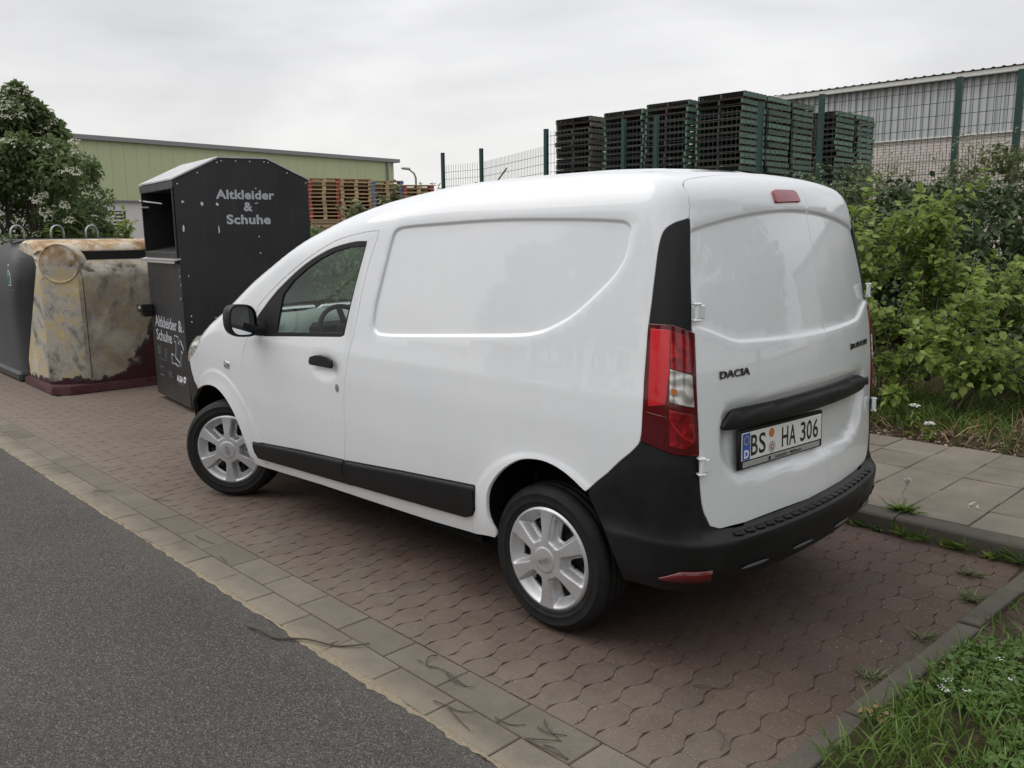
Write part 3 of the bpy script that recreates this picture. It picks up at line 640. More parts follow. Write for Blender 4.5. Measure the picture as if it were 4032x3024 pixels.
m=MB(); m.box((.0,0,.30),(.09,1.4,.09)); m.tube([(-.1,-.3,.28),(-.52,-.35,.36)],.03,10); m.build('rear_axle',M_steel,VAN)
def dash():
    V=[];F=[]; prof=[(2.26,.62),(2.20,.84),(2.20,.98),(2.26,1.07),(2.36,1.125),(2.52,1.145),(2.76,1.15),(2.93,1.145)]; ys=np.linspace(-.80,.80,33)
    for y in ys:
        hood=.085*math.exp(-((y-.37)/.17)**4)
        for i,(x,z) in enumerate(prof): V.append((x-(.03 if i in(2,3) else 0)*hood/.085,y,z+(hood if i in(3,4) else hood*.4 if i==5 else 0)))
    n=len(prof)
    for k in range(len(ys)-1):
        for i in range(n-1): F.append((k*n+i,k*n+i+1,(k+1)*n+i+1,(k+1)*n+i))
    return V,F
V,F=dash(); ds=obj('dashboard',V,F,M_dash,VAN,True); recalc(ds)
m=MB(); m.box((2.19,.38,1.065),(.06,.36,.15),bev=.03); m.build('instrument_panel',M_ink,ds,auto=30)
for y in (.66,.05,-.66):
    m=MB(); m.tube([(2.185,y,1.045),(2.24,y,1.05)],.042,16); m.build('air_vent',M_ink,ds,auto=30)
m=MB(); c=Vector((2.05,.38,1.07)); ax=Vector((.86,0,-.5)).normalized(); u=Vector((0,1,0)); w=ax.cross(u)
m.tube([c+(u*math.cos(t)+w*math.sin(t))*.185 for t in np.linspace(0,2*PI,41)],.015,10,cap=False)
m.tube([c,c+Vector((.2,0,-.12))],.03,10); m.tube([c-u*.17,c+u*.17],.018,8); m.tube([c,c+w*.17],.018,8); m.box(tuple(c),(.05,.16,.12),bev=.02)
m.build('steering_wheel',M_rubber,VAN,auto=40)
for y in (.38,-.38):
    m=MB(); m.box((1.75,y,.60),(.52,.50,.18),bev=.06); m.box((1.48,y,.90),(.16,.48,.58),ax=Matrix.Rotation(R(-12),3,'Y'),bev=.06); m.box((1.39,y,1.25),(.10,.26,.18),bev=.04); m.build('seat',M_seat,VAN,auto=40)
m=MB(); m.tube([(2.02,0,1.50),(2.0,0,1.44)],.008,6); m.box((1.985,0,1.43),(.03,.22,.07),bev=.012); m.build('interior_mirror',M_rubber,VAN,auto=40)
# ------------------------------------------------------------- door mirrors
def dmirror(sy):
    c=np.array([2.205,.992,1.187]); V=[];F=[]
    import itertools
    def ring(t,n=28): 
        sc,dx=t; out=[]
        for k in range(n):
            a=2*PI*k/n; ca,sa=math.cos(a),math.sin(a); e=.62
            yy=math.copysign(abs(ca)**e,ca)*.084*sc*(1-.10*(sa>0)*(ca>0)*abs(sa)); zz=math.copysign(abs(sa)**e,sa)*.090*sc
            out.append((c[0]+dx,c[1]+yy,c[2]+zz+.012*ca))
        return out
    n=28; rs=[(.90,-.030),(1.0,-.030),(1.03,-.022),(1.03,.02),(.97,.055),(.80,.085),(.5,.103),(.15,.11)]
    for t in rs: V+=ring(t)
    for i in range(len(rs)-1):
        for k in range(n): F.append((i*n+k,i*n+(k+1)%n,(i+1)*n+(k+1)%n,(i+1)*n+k))
    F.append(tuple(range((len(rs)-1)*n,len(rs)*n)))
    m=MB(); m.add([(a,sy*b,d) for a,b,d in V],F); 
    m.tube([(2.20,sy*.86,1.13),(2.215,sy*.93,1.135),(2.22,sy*.99,1.16)],[.045,.038,.04],12)
    h=m.build('door_mirror',M_black,VAN,auto=40); recalc(h); shade_auto(h,40)
    g=MB(); pts=[(a-.002+.012,sy*b,d) for a,b,d in ring((.90,-.030))]; g.add(pts,[tuple(range(n))]); g.build('mirror_glass',M_mirror,h)
    # inner rim
for sy in (1,-1): dmirror(sy)
# ------------------------------------------------------------- wheels
HR=.217
def hub_h(r,th):
    k=np.round((th-R(90))/R(60)); dth=th-R(90)-k*R(60)
    ds_=np.abs(r*np.sin(dth)); w=.016+.013*sst(.08,.20,r)
    pocket=sst(0,.014,ds_-w)*sst(.076,.097,r)*(1-sst(.160,.203,r))
    outer=sst(.13,.19,r)
    h=-.046*pocket+.010*(1-sst(.055,.20,r))
    h=h+.004*(1-sst(.046,.056,r)); h=h-.012*sst(.199,.219,r)
    h=h-.003*(1-sst(0,.006,np.abs(ds_-.0)))*sst(.07,.09,r)*0
    return h
def hubcap():
    ang=np.linspace(0,2*PI,110,endpoint=False); o=np.stack([HR*np.cos(ang),HR*np.sin(ang)],1); holes=[]
    for k in range(6):
        a0=R(120+60*k); hp=[(.096,-.010),(.104,-.022),(.118,-.024),(.136,-.031),(.150,-.036),(.161,-.031),(.163,0),(.161,.031),(.150,.036),(.136,.031),(.118,.024),(.104,.018),(.096,.010)]
        holes.append(np.array([(r*math.cos(a0)-t*math.sin(a0),r*math.sin(a0)+t*math.cos(a0)) for r,t in hp]))
    class PF(Proj):
        def to2(s,p): return np.asarray(p)[:,:2]
        def to3(s,a): 
            r=np.hypot(a[:,0],a[:,1]); return np.stack([a[:,0],a[:,1],hub_h(r,np.arctan2(a[:,1],a[:,0]))],1)
    global grad; g0=grad; pf=PF()
    def gr2(p,h=.0008):
        def f(x,y): return hub_h(np.hypot(x,y),np.arctan2(y,x))
        gx=(f(p[:,0]+h,p[:,1])-f(p[:,0]-h,p[:,1]))/(2*h); gy=(f(p[:,0],p[:,1]+h)-f(p[:,0],p[:,1]-h))/(2*h)
        n=np.stack([-gx,-gy,np.ones(len(p))],1); return n/np.linalg.norm(n,axis=1,keepdims=True)
    grad=gr2
    pn=panel(o,pf,.0055,holes,inset=0,flange=.016,bev=.0012,es=.006,flat3=True); grad=g0
    return pn
HUB=hubcap()
tp=[(.200,-.02),(.222,.0),(.228,.0045),(.232,.005),(.235,.004),(.241,.0095),(.246,.0125),(.249,.0105),(.262,.0125),(.274,.0115),(.277,.013),(.281,.0125),(.284,.009),(.296,.0),(.305,-.009),(.311,-.020),(.3135,-.036),(.3065,-.039),(.3065,-.045),(.3145,-.048),(.3155,-.068),(.3085,-.071),(.3085,-.078),(.316,-.081),(.316,-.100),(.3085,-.103),(.3085,-.109),(.3145,-.112),(.3145,-.126),(.311,-.151),(.296,-.171),(.262,-.185),(.215,-.175)]
TV,TF=lathe(tp,72)
def wheel(x,y,sy,st):
    # local z axis points outwards
    Mx=Matrix.Rotation(st,4,'Z')@(Matrix.Rotation(R(-90),4,'X') if sy>0 else Matrix.Rotation(R(90),4,'X')); Mx.translation=(x,y,.3165)
    V,F=lathe([(.0,-.055),(.05,-.050),(.07,-.050),(.085,-.062),(.120,-.068),(.150,-.055),(.175,-.062),(.185,-.03),(.205,-.02),(.205,-.10),(.0,-.10)],48)
    w=obj('wheel',V,F,M_steel,VAN,True); w.matrix_basis=Mx; recalc(w); shade_auto(w,40)
    t=obj('tyre',TV,TF,M_tyre,w,True); recalc(t)
    h=obj('hubcap',HUB[0],HUB[2],M_silver,w,normals=HUB[1]); h.location=(0,0,.007); h.scale=(1.05,1.05,1.)
    V,F=text_mesh('DACIA',.022,.0006,.85,depth=.0008); l=obj('lettering',V,F,mat('worn_silver',(.30,.30,.30),.5,metal=.6),w); l.location=(0,0,.0215); l.rotation_euler=(0,0,R(25) if st==0 else R(-75)); l.parent=h
    for k in range(5):
        a=R(90+72*k); m=MB(); m.tube([(.050*math.cos(a),.050*math.sin(a),-.055),(.050*math.cos(a),.050*math.sin(a),-.035)],.010,8); m.build('wheel_bolt',M_dark,w)
    for k in range(12):
        a=R(30*k); m=MB(); m.tube([(.148*math.cos(a),.148*math.sin(a),-.060),(.148*math.cos(a),.148*math.sin(a),-.0535)],.014,10); m.build('wheel_vent',M_dark,w)
    return w
ST=R(33)
wheel(0,.846,1,0); wheel(0,-.846,-1,0)
for sy in (1,-1): wheel(2.81-math.sin(ST)*.12*sy,sy*.75+.12*math.cos(ST)*sy,sy,ST)
# ------------------------------------------------------------- number plate and badges
pc=np.array([(-.695,.539,.907),(-.739,-.029,.902),(-.742,-.042,.792),(-.700,.533,.800)]); c=pc.mean(0); ux=Vector(pc[1]+pc[2]-pc[0]-pc[3]); uy=Vector(pc[0]+pc[1]-pc[2]-pc[3])
c=c+np.array([-.004,0,0]); PM=frame_mat(c,ux,uy); pw=.574; ph=.1075
fr=MB(); fr.box((0,-.010,-.008),(pw+.032,ph+.050,.014),bev=.006); FR=fr.build('number_plate',M_black,VAN,auto=40); FR.matrix_basis=PM
def pl(name,V,F,m,x,y,z,s=1.): o=obj(name,[(a*s,b*s,d*s) for a,b,d in V],F,m,FR); o.location=(x,y,z); return o
m=MB(); m.box((0,0,0),(pw,ph,.004),bev=.0018); pl('plate_face',m.V,m.F,M_plate,0,0,.0005)
m=MB(); m.box((0,0,0),(.050,ph-.006,.002)); pl('country_band',m.V,m.F,M_blue,-pw/2+.028,0,.0025)
V,F=text_mesh('D',.042,.002,1.); pl('lettering',V,F,M_lettw,-pw/2+.028,-.030,.0042)
m=MB()
for k in range(12): a=R(30*k); m.add([(.016*math.cos(a)+.003*math.cos(t),.016*math.sin(a)+.003*math.sin(t),0) for t in np.linspace(0,2*PI,6,endpoint=False)],[(0,1,2,3,4,5)])
pl('star_ring',m.V,m.F,M_yel,-pw/2+.028,.024,.0042)
def ptxt(s,x,wd,hh=.080,bold=.012):
    V,F=text_mesh(s,1.,bold,1.); V=np.array(V); lo,hi=V.min(0),V.max(0); V[:,0]=(V[:,0]-(lo[0]+hi[0])/2)*wd/(hi[0]-lo[0]); V[:,1]=(V[:,1]-(lo[1]+hi[1])/2)*hh/(hi[1]-lo[1]); pl('lettering',V,F,M_ink,x,0,.0034)
# positions across the plate: BS | seals | HA | 306
ptxt('B',-.206,.046);ptxt('S',-.152,.046);ptxt('H',.008,.046);ptxt('A',.063,.050);ptxt('3',.142,.040);ptxt('0',.190,.040);ptxt('6',.239,.040)
def disc(r,n=24): return [(r*math.cos(2*PI*k/n),r*math.sin(2*PI*k/n),0) for k in range(n)],[tuple(range(n))]
V,F=disc(.018); pl('inspection_sticker',V,F,M_seal,-.088,.030,.0036); V,F=disc(.023); sg=pl('registration_seal',V,F,M_sealgrey,-.084,-.026,.0036)
pl('seal_crest',[(-.009,.010,0),(.009,.010,0),(.009,-.004,0),(0,-.012,0),(-.009,-.004,0)],[(0,1,2,3,4)],M_crest,-.084,-.027,.0042)
pl('seal_figure',[(-.005,.004,0),(-.001,.007,0),(.003,.002,0),(.006,.003,0),(.004,-.004,0),(-.003,-.005,0)],[(0,1,2,3,4,5)],M_lettw,-.084,-.026,.0046)
m=MB(); m.box((0,0,0),(pw-.02,.022,.003),bev=.001); pl('dealer_strip',m.V,m.F,M_greybar,.0,-ph/2-.016,.0005)
V,F=text_mesh('JR',.019,.0009,1.); pl('lettering',V,F,M_ink,-.098,-ph/2-.016,.0036)
V,F=text_mesh('Automobile  \u2022  M\u00fchlhausen',.0185,.0002,.95); pl('lettering',V,F,M_ink,.035,-ph/2-.016,.0036)
def badge(s,p0,p1,up,h,name='badge'):
    V,F=text_mesh(s,1.,.012,1.,depth=.05); V=np.array(V); lo,hi=V.min(0),V.max(0); L_=(Vector(p1)-Vector(p0)).length
    V[:,0]=(V[:,0]-(lo[0]+hi[0])/2)*L_/(hi[0]-lo[0]); V[:,1]=(V[:,1]-(lo[1]+hi[1])/2)*h/(hi[1]-lo[1]); V[:,2]*=.08
    o=obj(name,V,F,M_chip,VAN); o.matrix_basis=frame_mat((Vector(p0)+Vector(p1))/2,Vector(p1)-Vector(p0),up); return o
n_=grad(np.array([[-.675,.56,1.138],[-.680,-.525,1.14]]))
badge('DACIA',Vector((-.662,.642,1.138))+Vector(n_[0])*.003,Vector((-.6895,.478,1.138))+Vector(n_[0])*.003,(-.1,0,1),.028)
badge('DOKKER',Vector((-.701,-.386,1.143))+Vector(n_[1])*.004,Vector((-.657,-.660,1.139))+Vector(n_[1])*.004,(-.1,0,1),.026)
# ------------------------------------------------------------- ground materials
def _asph(nt,b):
    g=NG(nt); p=g.pos(); v=g.n('TexVoronoi',{'Vector':p,'Scale':190.}); r=g.xyz(v.outputs['Color'])[0]
    st=g.ramp(r,[(.0,(.082,.078,.073)),(.5,(.122,.116,.109)),(.86,(.165,.157,.148)),(.98,(.27,.26,.243))]); base=g.ramp(g.noise(p,.9,6,.6),[(.3,(.86,.86,.88)),(.7,(1.08,1.07,1.05))])
    fine=g.ramp(g.noise(p,150,3,.6),[(.32,(.45,.45,.45)),(.5,(1.,1.,1.)),(.68,(1.3,1.3,1.3))])
    y=g.m('ADD',g.xyz(p)[1],g.m('MULTIPLY',g.xyz(p)[0],.0267)); e=g.m('ADD',y,g.m('MULTIPLY',g.noise(p,7,5,.65),.35)); dust=g.ramp(e,[(.0,0.),(1.,1.)])
    k=g.m('SUBTRACT',1.,g.n('MapRange',{'Value':e,1:1.66,2:1.98}).outputs[0]); c=g.mix(1.,g.mix(1.,st,base,'MULTIPLY'),fine,'MULTIPLY')
    c=g.mix(g.m('MULTIPLY',k,.55),c,(.20,.18,.145)); h=g.m('SUBTRACT',1.,v.outputs['Distance'])
    g.to(b,Base_Color=c,Normal=g.bump(g.m('ADD',h,g.noise(p,300,2)),1.,.010),Roughness=g.ramp(r,[(0,.92),(1,.72)]))
M_asph=mat('asphalt',rough=.85,spec=.25,build=_asph)
def _paver(nt,b):
    g=NG(nt); p=g.pos(); r=g.island(); x,y,_=g.xyz(p)
    c=g.ramp(r,[(0,(.084,.057,.047)),(.35,(.094,.062,.051)),(.7,(.083,.060,.051)),(1,(.103,.072,.060))])
    c=g.mix(1.,c,g.ramp(g.noise(p,160,4,.7),[(.3,(.72,.72,.72)),(.7,(1.25,1.24,1.22))]),'MULTIPLY')
    c=g.mix(1.,c,g.ramp(g.noise(p,2.3,6,.65),[(.3,(.78,.78,.78)),(.7,(1.18,1.16,1.13))]),'MULTIPLY')
    # dust swept in from the road side and the far end
    e=g.m('ADD',g.m('ADD',y,g.m('MULTIPLY',x,.0267)),g.m('MULTIPLY',g.noise(p,5,6,.7),.9)); k=g.n('MapRange',{'Value':e,1:1.15,2:1.75}).outputs[0]
    k2=g.n('MapRange',{'Value':g.m('ADD',x,g.m('MULTIPLY',g.noise(p,1.2,5,.6),3.)),1:3.2,2:7.5}).outputs[0]
    c=g.mix(g.m('MULTIPLY',k,.42),c,(.26,.23,.185)); c=g.mix(g.m('MULTIPLY',k2,.62),c,(.20,.165,.130))
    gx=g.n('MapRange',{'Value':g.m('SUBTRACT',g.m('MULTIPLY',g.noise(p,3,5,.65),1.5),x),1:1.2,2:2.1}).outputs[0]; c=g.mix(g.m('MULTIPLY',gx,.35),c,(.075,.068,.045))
    sp=g.vor(p,300.,'Color'); s=g.xyz(sp)[0]; c=g.mix(g.m('MULTIPLY',g.m('GREATER_THAN',s,.985),.45),c,(.34,.31,.27))
    g.to(b,Base_Color=c,Normal=g.bump(g.noise(p,240,4,.7),.35,.003))
M_paver=mat('red_paver',rough=.85,spec=.25,build=_paver)
def _joint(nt,b):
    g=NG(nt); p=g.pos(); n=g.noise(p,5,6,.75); k2=g.n('MapRange',{'Value':g.m('ADD',g.xyz(p)[0],g.m('MULTIPLY',g.noise(p,1.2,4),3.)),1:3.2,2:7.}).outputs[0]
    c=g.ramp(n,[(.34,(.024,.018,.014)),(.48,(.066,.047,.038)),(.6,(.105,.075,.062))]); g.to(b,Base_Color=g.mix(k2,c,(.17,.14,.105)),Normal=g.bump(g.noise(p,200,3),.8,.004))
M_joint=mat('joint_sand',rough=.95,spec=.1,build=_joint)
def _conc(base,dirt,spk=.3,sand=False):
    def f(nt,b):
        g=NG(nt); p=g.pos(); r=g.island(); c=g.ramp(r,[(0,tuple(v*.88 for v in base)),(.5,base),(1,tuple(v*1.10 for v in base))])
        c=g.mix(1.,c,g.ramp(g.noise(p,3,6,.65),[(.3,(.80,.80,.79)),(.7,(1.14,1.13,1.11))]),'MULTIPLY'); c=g.mix(1.,c,g.ramp(g.noise(p,190,4,.7),[(.3,(.74,.74,.74)),(.7,(1.22,1.22,1.21))]),'MULTIPLY')
        c=g.mix(g.ramp(g.noise(p,1.4,6,.7,.6),[(.54,0.),(.74,.38)]),c,dirt)
        if sand:
            x,y,_=g.xyz(p); e=g.m('ADD',g.m('ADD',y,g.m('MULTIPLY',x,.0267)),g.m('MULTIPLY',g.noise(p,6,6,.7),.16)); k=g.n('MapRange',{'Value':e,1:1.60,2:1.69}).outputs[0]; c=g.mix(g.m('MULTIPLY',k,.5),c,(.27,.235,.175))
        g.to(b,Base_Color=c,Normal=g.bump(g.noise(p,260,4,.7),.3,.003))
    return f
M_gut=mat('gutter_concrete',rough=.88,spec=.2,build=_conc((.172,.153,.124),(.115,.10,.075),sand=True))
M_slab=mat('sidewalk_concrete',rough=.88,spec=.2,build=_conc((.180,.160,.132),(.10,.088,.066)))
M_kerb=mat('kerb_concrete',rough=.9,spec=.2,build=_conc((.098,.088,.074),(.040,.038,.026)))
def _sand(nt,b):
    g=NG(nt); p=g.pos(); g.to(b,Base_Color=g.ramp(g.noise(p,60,6,.8),[(.3,(.20,.165,.115)),(.7,(.36,.31,.225))]),Normal=g.bump(g.noise(p,230,4,.8),.8,.005))
M_sand=mat('loose_sand',rough=.95,spec=.1,build=_sand)
def _soil(nt,b):
    g=NG(nt); p=g.pos(); c=g.ramp(g.noise(p,16,7,.75),[(.3,(.030,.020,.013)),(.5,(.075,.050,.034)),(.64,(.12,.085,.06)),(.78,(.26,.22,.17))]); k=g.ramp(g.noise(p,.8,5,.6),[(.42,0.),(.6,1.)])
    c=g.mix(g.m('MULTIPLY',k,.6),c,(.055,.070,.025)); g.to(b,Base_Color=c,Normal=g.bump(g.noise(p,45,6,.75),1.,.03))
M_soil=mat('soil_litter',rough=.95,spec=.1,build=_soil)
# ------------------------------------------------------------- ground, road, gutter, parking bay, kerbs, pavement
TH=-.0267; cT,sT=math.cos(TH),math.sin(TH)
def gf(s,t,z=0.): return (s*cT-t*sT,s*sT+t*cT,z)
def sheet(name,pts,m,kind='structure'): o=obj(name,pts,[tuple(range(len(pts)))],m); tag(o,kind=kind); return o
def grid(name,x0,x1,y0,y1,n,m,fz,ny=None):
    ny=ny or n; V=[];F=[]
    for j in range(ny+1):
        for i in range(n+1):
            x=x0+(x1-x0)*i/n; y=y0+(y1-y0)*j/ny; V.append((x,y,fz(x,y)))
    for j in range(ny):
        for i in range(n): a=j*(n+1)+i; F.append((a,a+1,a+n+2,a+n+1))
    o=obj(name,V,F,m,None,True); tag(o,kind='structure'); return o
sheet('ground',[(-400,-400,-.06),(400,-400,-.06),(400,400,-.06),(-400,400,-.06)],M_soil)
V=[gf(s,1.630+.005*math.sin(s*9.1)+.005*math.sin(s*23.7+1)+.006*random.uniform(-1,1)) for s in np.arange(-9,45,.03)]
V=[(x,y,.0) for x,y,z in V]; sheet('road',V+[gf(45,9.5),gf(-9,9.5)],M_asph)
sheet('joint_bed',[gf(-9,-3.6,-.0032),gf(20,-3.6,-.0032),gf(20,1.66,-.0032),gf(-9,1.66,-.0032)],M_joint)
def stone(MBo,poly,z,bev,dz,tilt=.0014,drop=.016):
    c=np.mean(poly,0); n=len(poly); P=np.array(poly); tx,ty=random.gauss(0,tilt),random.gauss(0,tilt); zz=z+random.gauss(0,dz)
    L=np.linalg.norm(P-c,axis=1,keepdims=True); I=c+(P-c)*(1-bev/np.maximum(L,.01)); h=lambda q:zz+tx*(q[0]-c[0])/.1+ty*(q[1]-c[1])/.1
    V=[(*gf(*q)[:2],h(q)) for q in I]+[(*gf(*q)[:2],h(q)-bev*.8) for q in P]+[(*gf(*q)[:2],zz-drop) for q in P]
    F=[tuple(range(n))]+[(n+i,n+(i+1)%n,(i+1)%n,i) for i in range(n)]+[(2*n+i,2*n+(i+1)%n,n+(i+1)%n,n+i) for i in range(n)]
    MBo.add(V,F)
def tri(y): y=(y/.19)%1.; return 4*abs(y-.5)-1
PV=MB(); px_,py_=.113,.19
def wl(i,t): return i*px_+(1 if i%2==0 else -1)*.020*max(-1,min(1,1.5*tri(t+.068)))
for i in range(-11,120):
    tmin=-1.29 if i*px_<4.4 else -3.4; o=-.068+(.095 if i%2 else 0)
    j=math.floor((tmin-o)/py_)
    while True:
        t0=o+j*py_; t1=t0+py_; j+=1
        if t0>=1.30: break
        if t1<=tmin+.01: continue
        t0=max(t0,tmin); t1=min(t1,1.302)
        if t1-t0<.03: continue
        ts=np.unique(np.round(np.concatenate([[t0,t1],[v for k_ in range(math.floor((t0+.068)/.0475)-1,math.ceil((t1+.068)/.0475)+1) for v in (k_*.0475-.068-.0158,k_*.0475-.068+.0158) if k_%2==1 and t0+.004<v<t1-.004]]),4)); g_=.0008
        a=[(wl(i,t)+g_,t+(g_ if t==ts[0] else -g_ if t==ts[-1] else 0)) for t in ts]; b=[(wl(i+1,t)-g_,t+(g_ if t==ts[0] else -g_ if t==ts[-1] else 0)) for t in ts]
        stone(PV,b+a[::-1],0.,.0012,.0004,.0005)
o=PV.build('parking_bay',M_paver); tag(o,kind='structure')
GU=MB()
for t0,t1,off in ((1.308,1.470,.12),(1.476,1.634,.0)):
    s=-8.8+off
    while s<20: stone(GU,[(s+.002,t0),(s+.33-.002,t0),(s+.33-.002,t1),(s+.002,t1)],.001,.004,.0006,.00035); s+=.332
o=GU.build('gutter',M_gut); tag(o,kind='structure')
# loose sand lying along the edge of the asphalt
V=[];F=[]; ss=np.arange(-2.4,9,.03)
for k,s in enumerate(ss):
    w=max(.0,.008*(math.sin(s*2.1+.6)+.5*math.sin(s*5.3)+.35*math.sin(s*13.))+.008+.014*random.random()); 
    w*=(1. if s<2.2 else .5)
    for q,(a,z) in enumerate(((0-.35*w,.0012),(0,.0028+.02*w),(.55*w,.0028+.02*w),(w+.006,.0012))): V.append(gf(s,1.626+a-.2*w+.006*random.uniform(-1,1),z+.0012*random.random()))
for k in range(len(ss)-1):
    for q in range(3): F.append((k*4+q,(k+1)*4+q,(k+1)*4+q+1,k*4+q+1))
o=obj('sand',V,F,M_sand,None,True); tag(o,'pale loose sand gathered along the edge of the asphalt road','sand',kind='stuff'); recalc(o)
# kerb towards the pavement, pavement slabs
KB=MB(); s=-9.57
while s<4.4:
    t1,t0=-1.335,-1.452; L=.994; bv=.016; prof=[(t1,-.05),(t1,.098-bv),(t1-bv*.4,.098-bv*.35),(t1-bv,.098),(t0,.100),(t0,-.05)]
    dz=random.gauss(0,.002); V=[gf(s+.003,t,z+dz) for t,z in prof]+[gf(s+L,t,z+dz) for t,z in prof]; n=len(prof)
    KB.add(V,[tuple(range(n)),tuple(range(2*n-1,n-1,-1))]+[(i,n+i,n+(i+1)%n,(i+1)%n) for i in range(n)]); s+=1.
o=KB.build('kerb',M_kerb); recalc(o); shade_auto(o,30); tag(o,kind='structure')
sheet('pavement_bed',[gf(-9.5,-1.44,.083),gf(-9.5,-3.25,.083),gf(4.4,-3.25,.083),gf(4.4,-1.44,.083)],M_joint)
SL=MB(); w=.343
for i in range(-24,13):
    s=-.565+i*w; t=-1.458-(.0 if i%2 else .0); k=0; L0=.13 if i%2 else .33
    seq=[L0]+[.40]*4; 
    if i%2==0: seq=[.33,.62,.45,.5]
    for L in seq:
        t2=max(t-L,-3.2)
        if t-t2>.05: stone(SL,[(s+.003,t2+.003),(s+w-.003,t2+.003),(s+w-.003,t-.003),(s+.003,t-.003)],.099,.004,.0016,.001)
        t=t2
o=SL.build('pavement',M_slab); tag(o,kind='structure')
# flat edging stones and the grass verge
ED=MB(); 
for k in range(-2,7):
    t1=1.30-k*.50 if False else 1.62-k*.5; t0=t1-.494
    if t0<-1.33: t0=-1.33
    if t1-t0<.08: continue
    xo=lambda t:-1.155-.055*(1.05-t); 
    a=[(xo(t1)-.085,t1),(xo(t1),t1),(xo(t0),t0),(xo(t0)-.085,t0)]; z=.022+random.gauss(0,.003); bv=.006
    P=np.array(a); c=P.mean(0); I=c+(P-c)*np.array([.86,.975]); V=[(x,y,z) for x,y in I]+[(x,y,z-bv) for x,y in P]+[(x,y,-.05) for x,y in P]
    ED.add(V,[(0,1,2,3)]+[(4+i,4+(i+1)%4,(i+1)%4,i) for i in range(4)]+[(8+i,8+(i+1)%4,4+(i+1)%4,4+i) for i in range(4)])
o=ED.build('edging',M_kerb); recalc(o); tag(o,kind='structure')
def vz(x,y): return .005+.02*math.sin(x*3.1)*math.sin(y*2.7)+.03*min(1,max(0,(-1.3-x)/.8))
grid('verge_soil',-9,-1.25,-1.33,1.60,60,M_soil,vz,30)
def bz(x,y):
    d=max(0,-3.22-y); return .075+.02*math.sin(x*2.3+y)*math.sin(y*3.1)*min(1,d*2)+.16*sst(.4,3.5,d)+.15*sst(3.,8.,d)+ .02*math.sin(x*7)*math.sin(y*6)*min(1,d*3)
grid('bank',-10,17,-14.5,-3.19,110,M_soil,lambda x,y: float(bz(x,y)),60)
def _yard(nt,b):
    g=NG(nt); p=g.pos(); g.to(b,Base_Color=g.ramp(g.noise(p,.8,7,.65),[(.3,(.11,.10,.085)),(.7,(.20,.18,.15))]))
M_yard=mat('yard_surface',rough=.9,build=_yard)
sheet('yard',[(-40,-60,.28),(70,-60,.28),(70,-11,.28),(-40,-11,.28)],M_yard)
grid('far_verge',-60,60,9.3,30,40,M_soil,lambda x,y:-.02+.05*math.sin(x*.7)*math.sin(y*.9),14)
# ------------------------------------------------------------- clothes bank
def _bin(nt,b):
    g=NG(nt); p=g.obj(); n=g.noise(p,1.6,6,.65); st=g.noise(g.map(p,(7,7,.8)),2.,5,.6); z=g.xyz(p)[2]
    c=g.ramp(n,[(.3,(.0125,.0135,.0155)),(.7,(.020,.021,.0235))]); c=g.mix(g.m('MULTIPLY',g.ramp(st,[(.5,0.),(.75,1.)]),.35),c,(.045,.045,.043))
    low=g.n('MapRange',{'Value':g.m('ADD',z,g.m('MULTIPLY',n,.3)),1:.55,2:.1}).outputs[0]; c=g.mix(g.m('MULTIPLY',low,.4),c,(.06,.052,.04))
    g.to(b,Base_Color=c,Roughness=g.ramp(g.noise(p,2.5,6,.7),[(.3,.30),(.7,.52)]),Normal=g.bump(g.noise(p,3.,3),.05,.02))
M_bin=mat('anthracite_sheet_steel',metal=.0,spec=.55,build=_bin)
def _rf(nt,b):
    g=NG(nt); p=g.pos(); g.to(b,Base_Color=g.ramp(g.noise(p,4,6,.6),[(.3,(.40,.41,.41)),(.7,(.56,.57,.57))]))
M_roof=mat('pale_roof_sheet',rough=.4,metal=.3,build=_rf); M_zinc=mat('zinc_edge',(.5,.5,.49),.4,metal=.5); M_grey=mat('grey_print',(.42,.44,.48),.6); M_pale=mat('bare_scratch',(.6,.6,.58),.6)
f_=np.array([.990,-.142]); BK=empty('clothes_bank',(5.512,-.17,0),math.atan2(f_[1],f_[0]))
tag(BK,'tall dark grey old clothes bank with gabled roof and open hatch beside the van bonnet','clothes bank')
BW=1.13; GP=[(0,.05),(0,2.172),(-.42,2.385),(-.885,2.392),(-1.305,2.20),(-1.31,.05)]
m=MB()
for X,rev in ((0,False),(BW,True)):
    V=[(X,y,z) for y,z in GP]; m.add(V,[tuple(range(6)) if rev else tuple(range(5,-1,-1))])
m.add([(0,-1.31,.05),(BW,-1.31,.05),(BW,-1.305,2.2),(0,-1.305,2.2)],[(0,1,2,3)]); m.add([(x,y,.05) for x,y in ((0,0),(BW,0),(BW,-1.31),(0,-1.31))],[(0,1,2,3)])
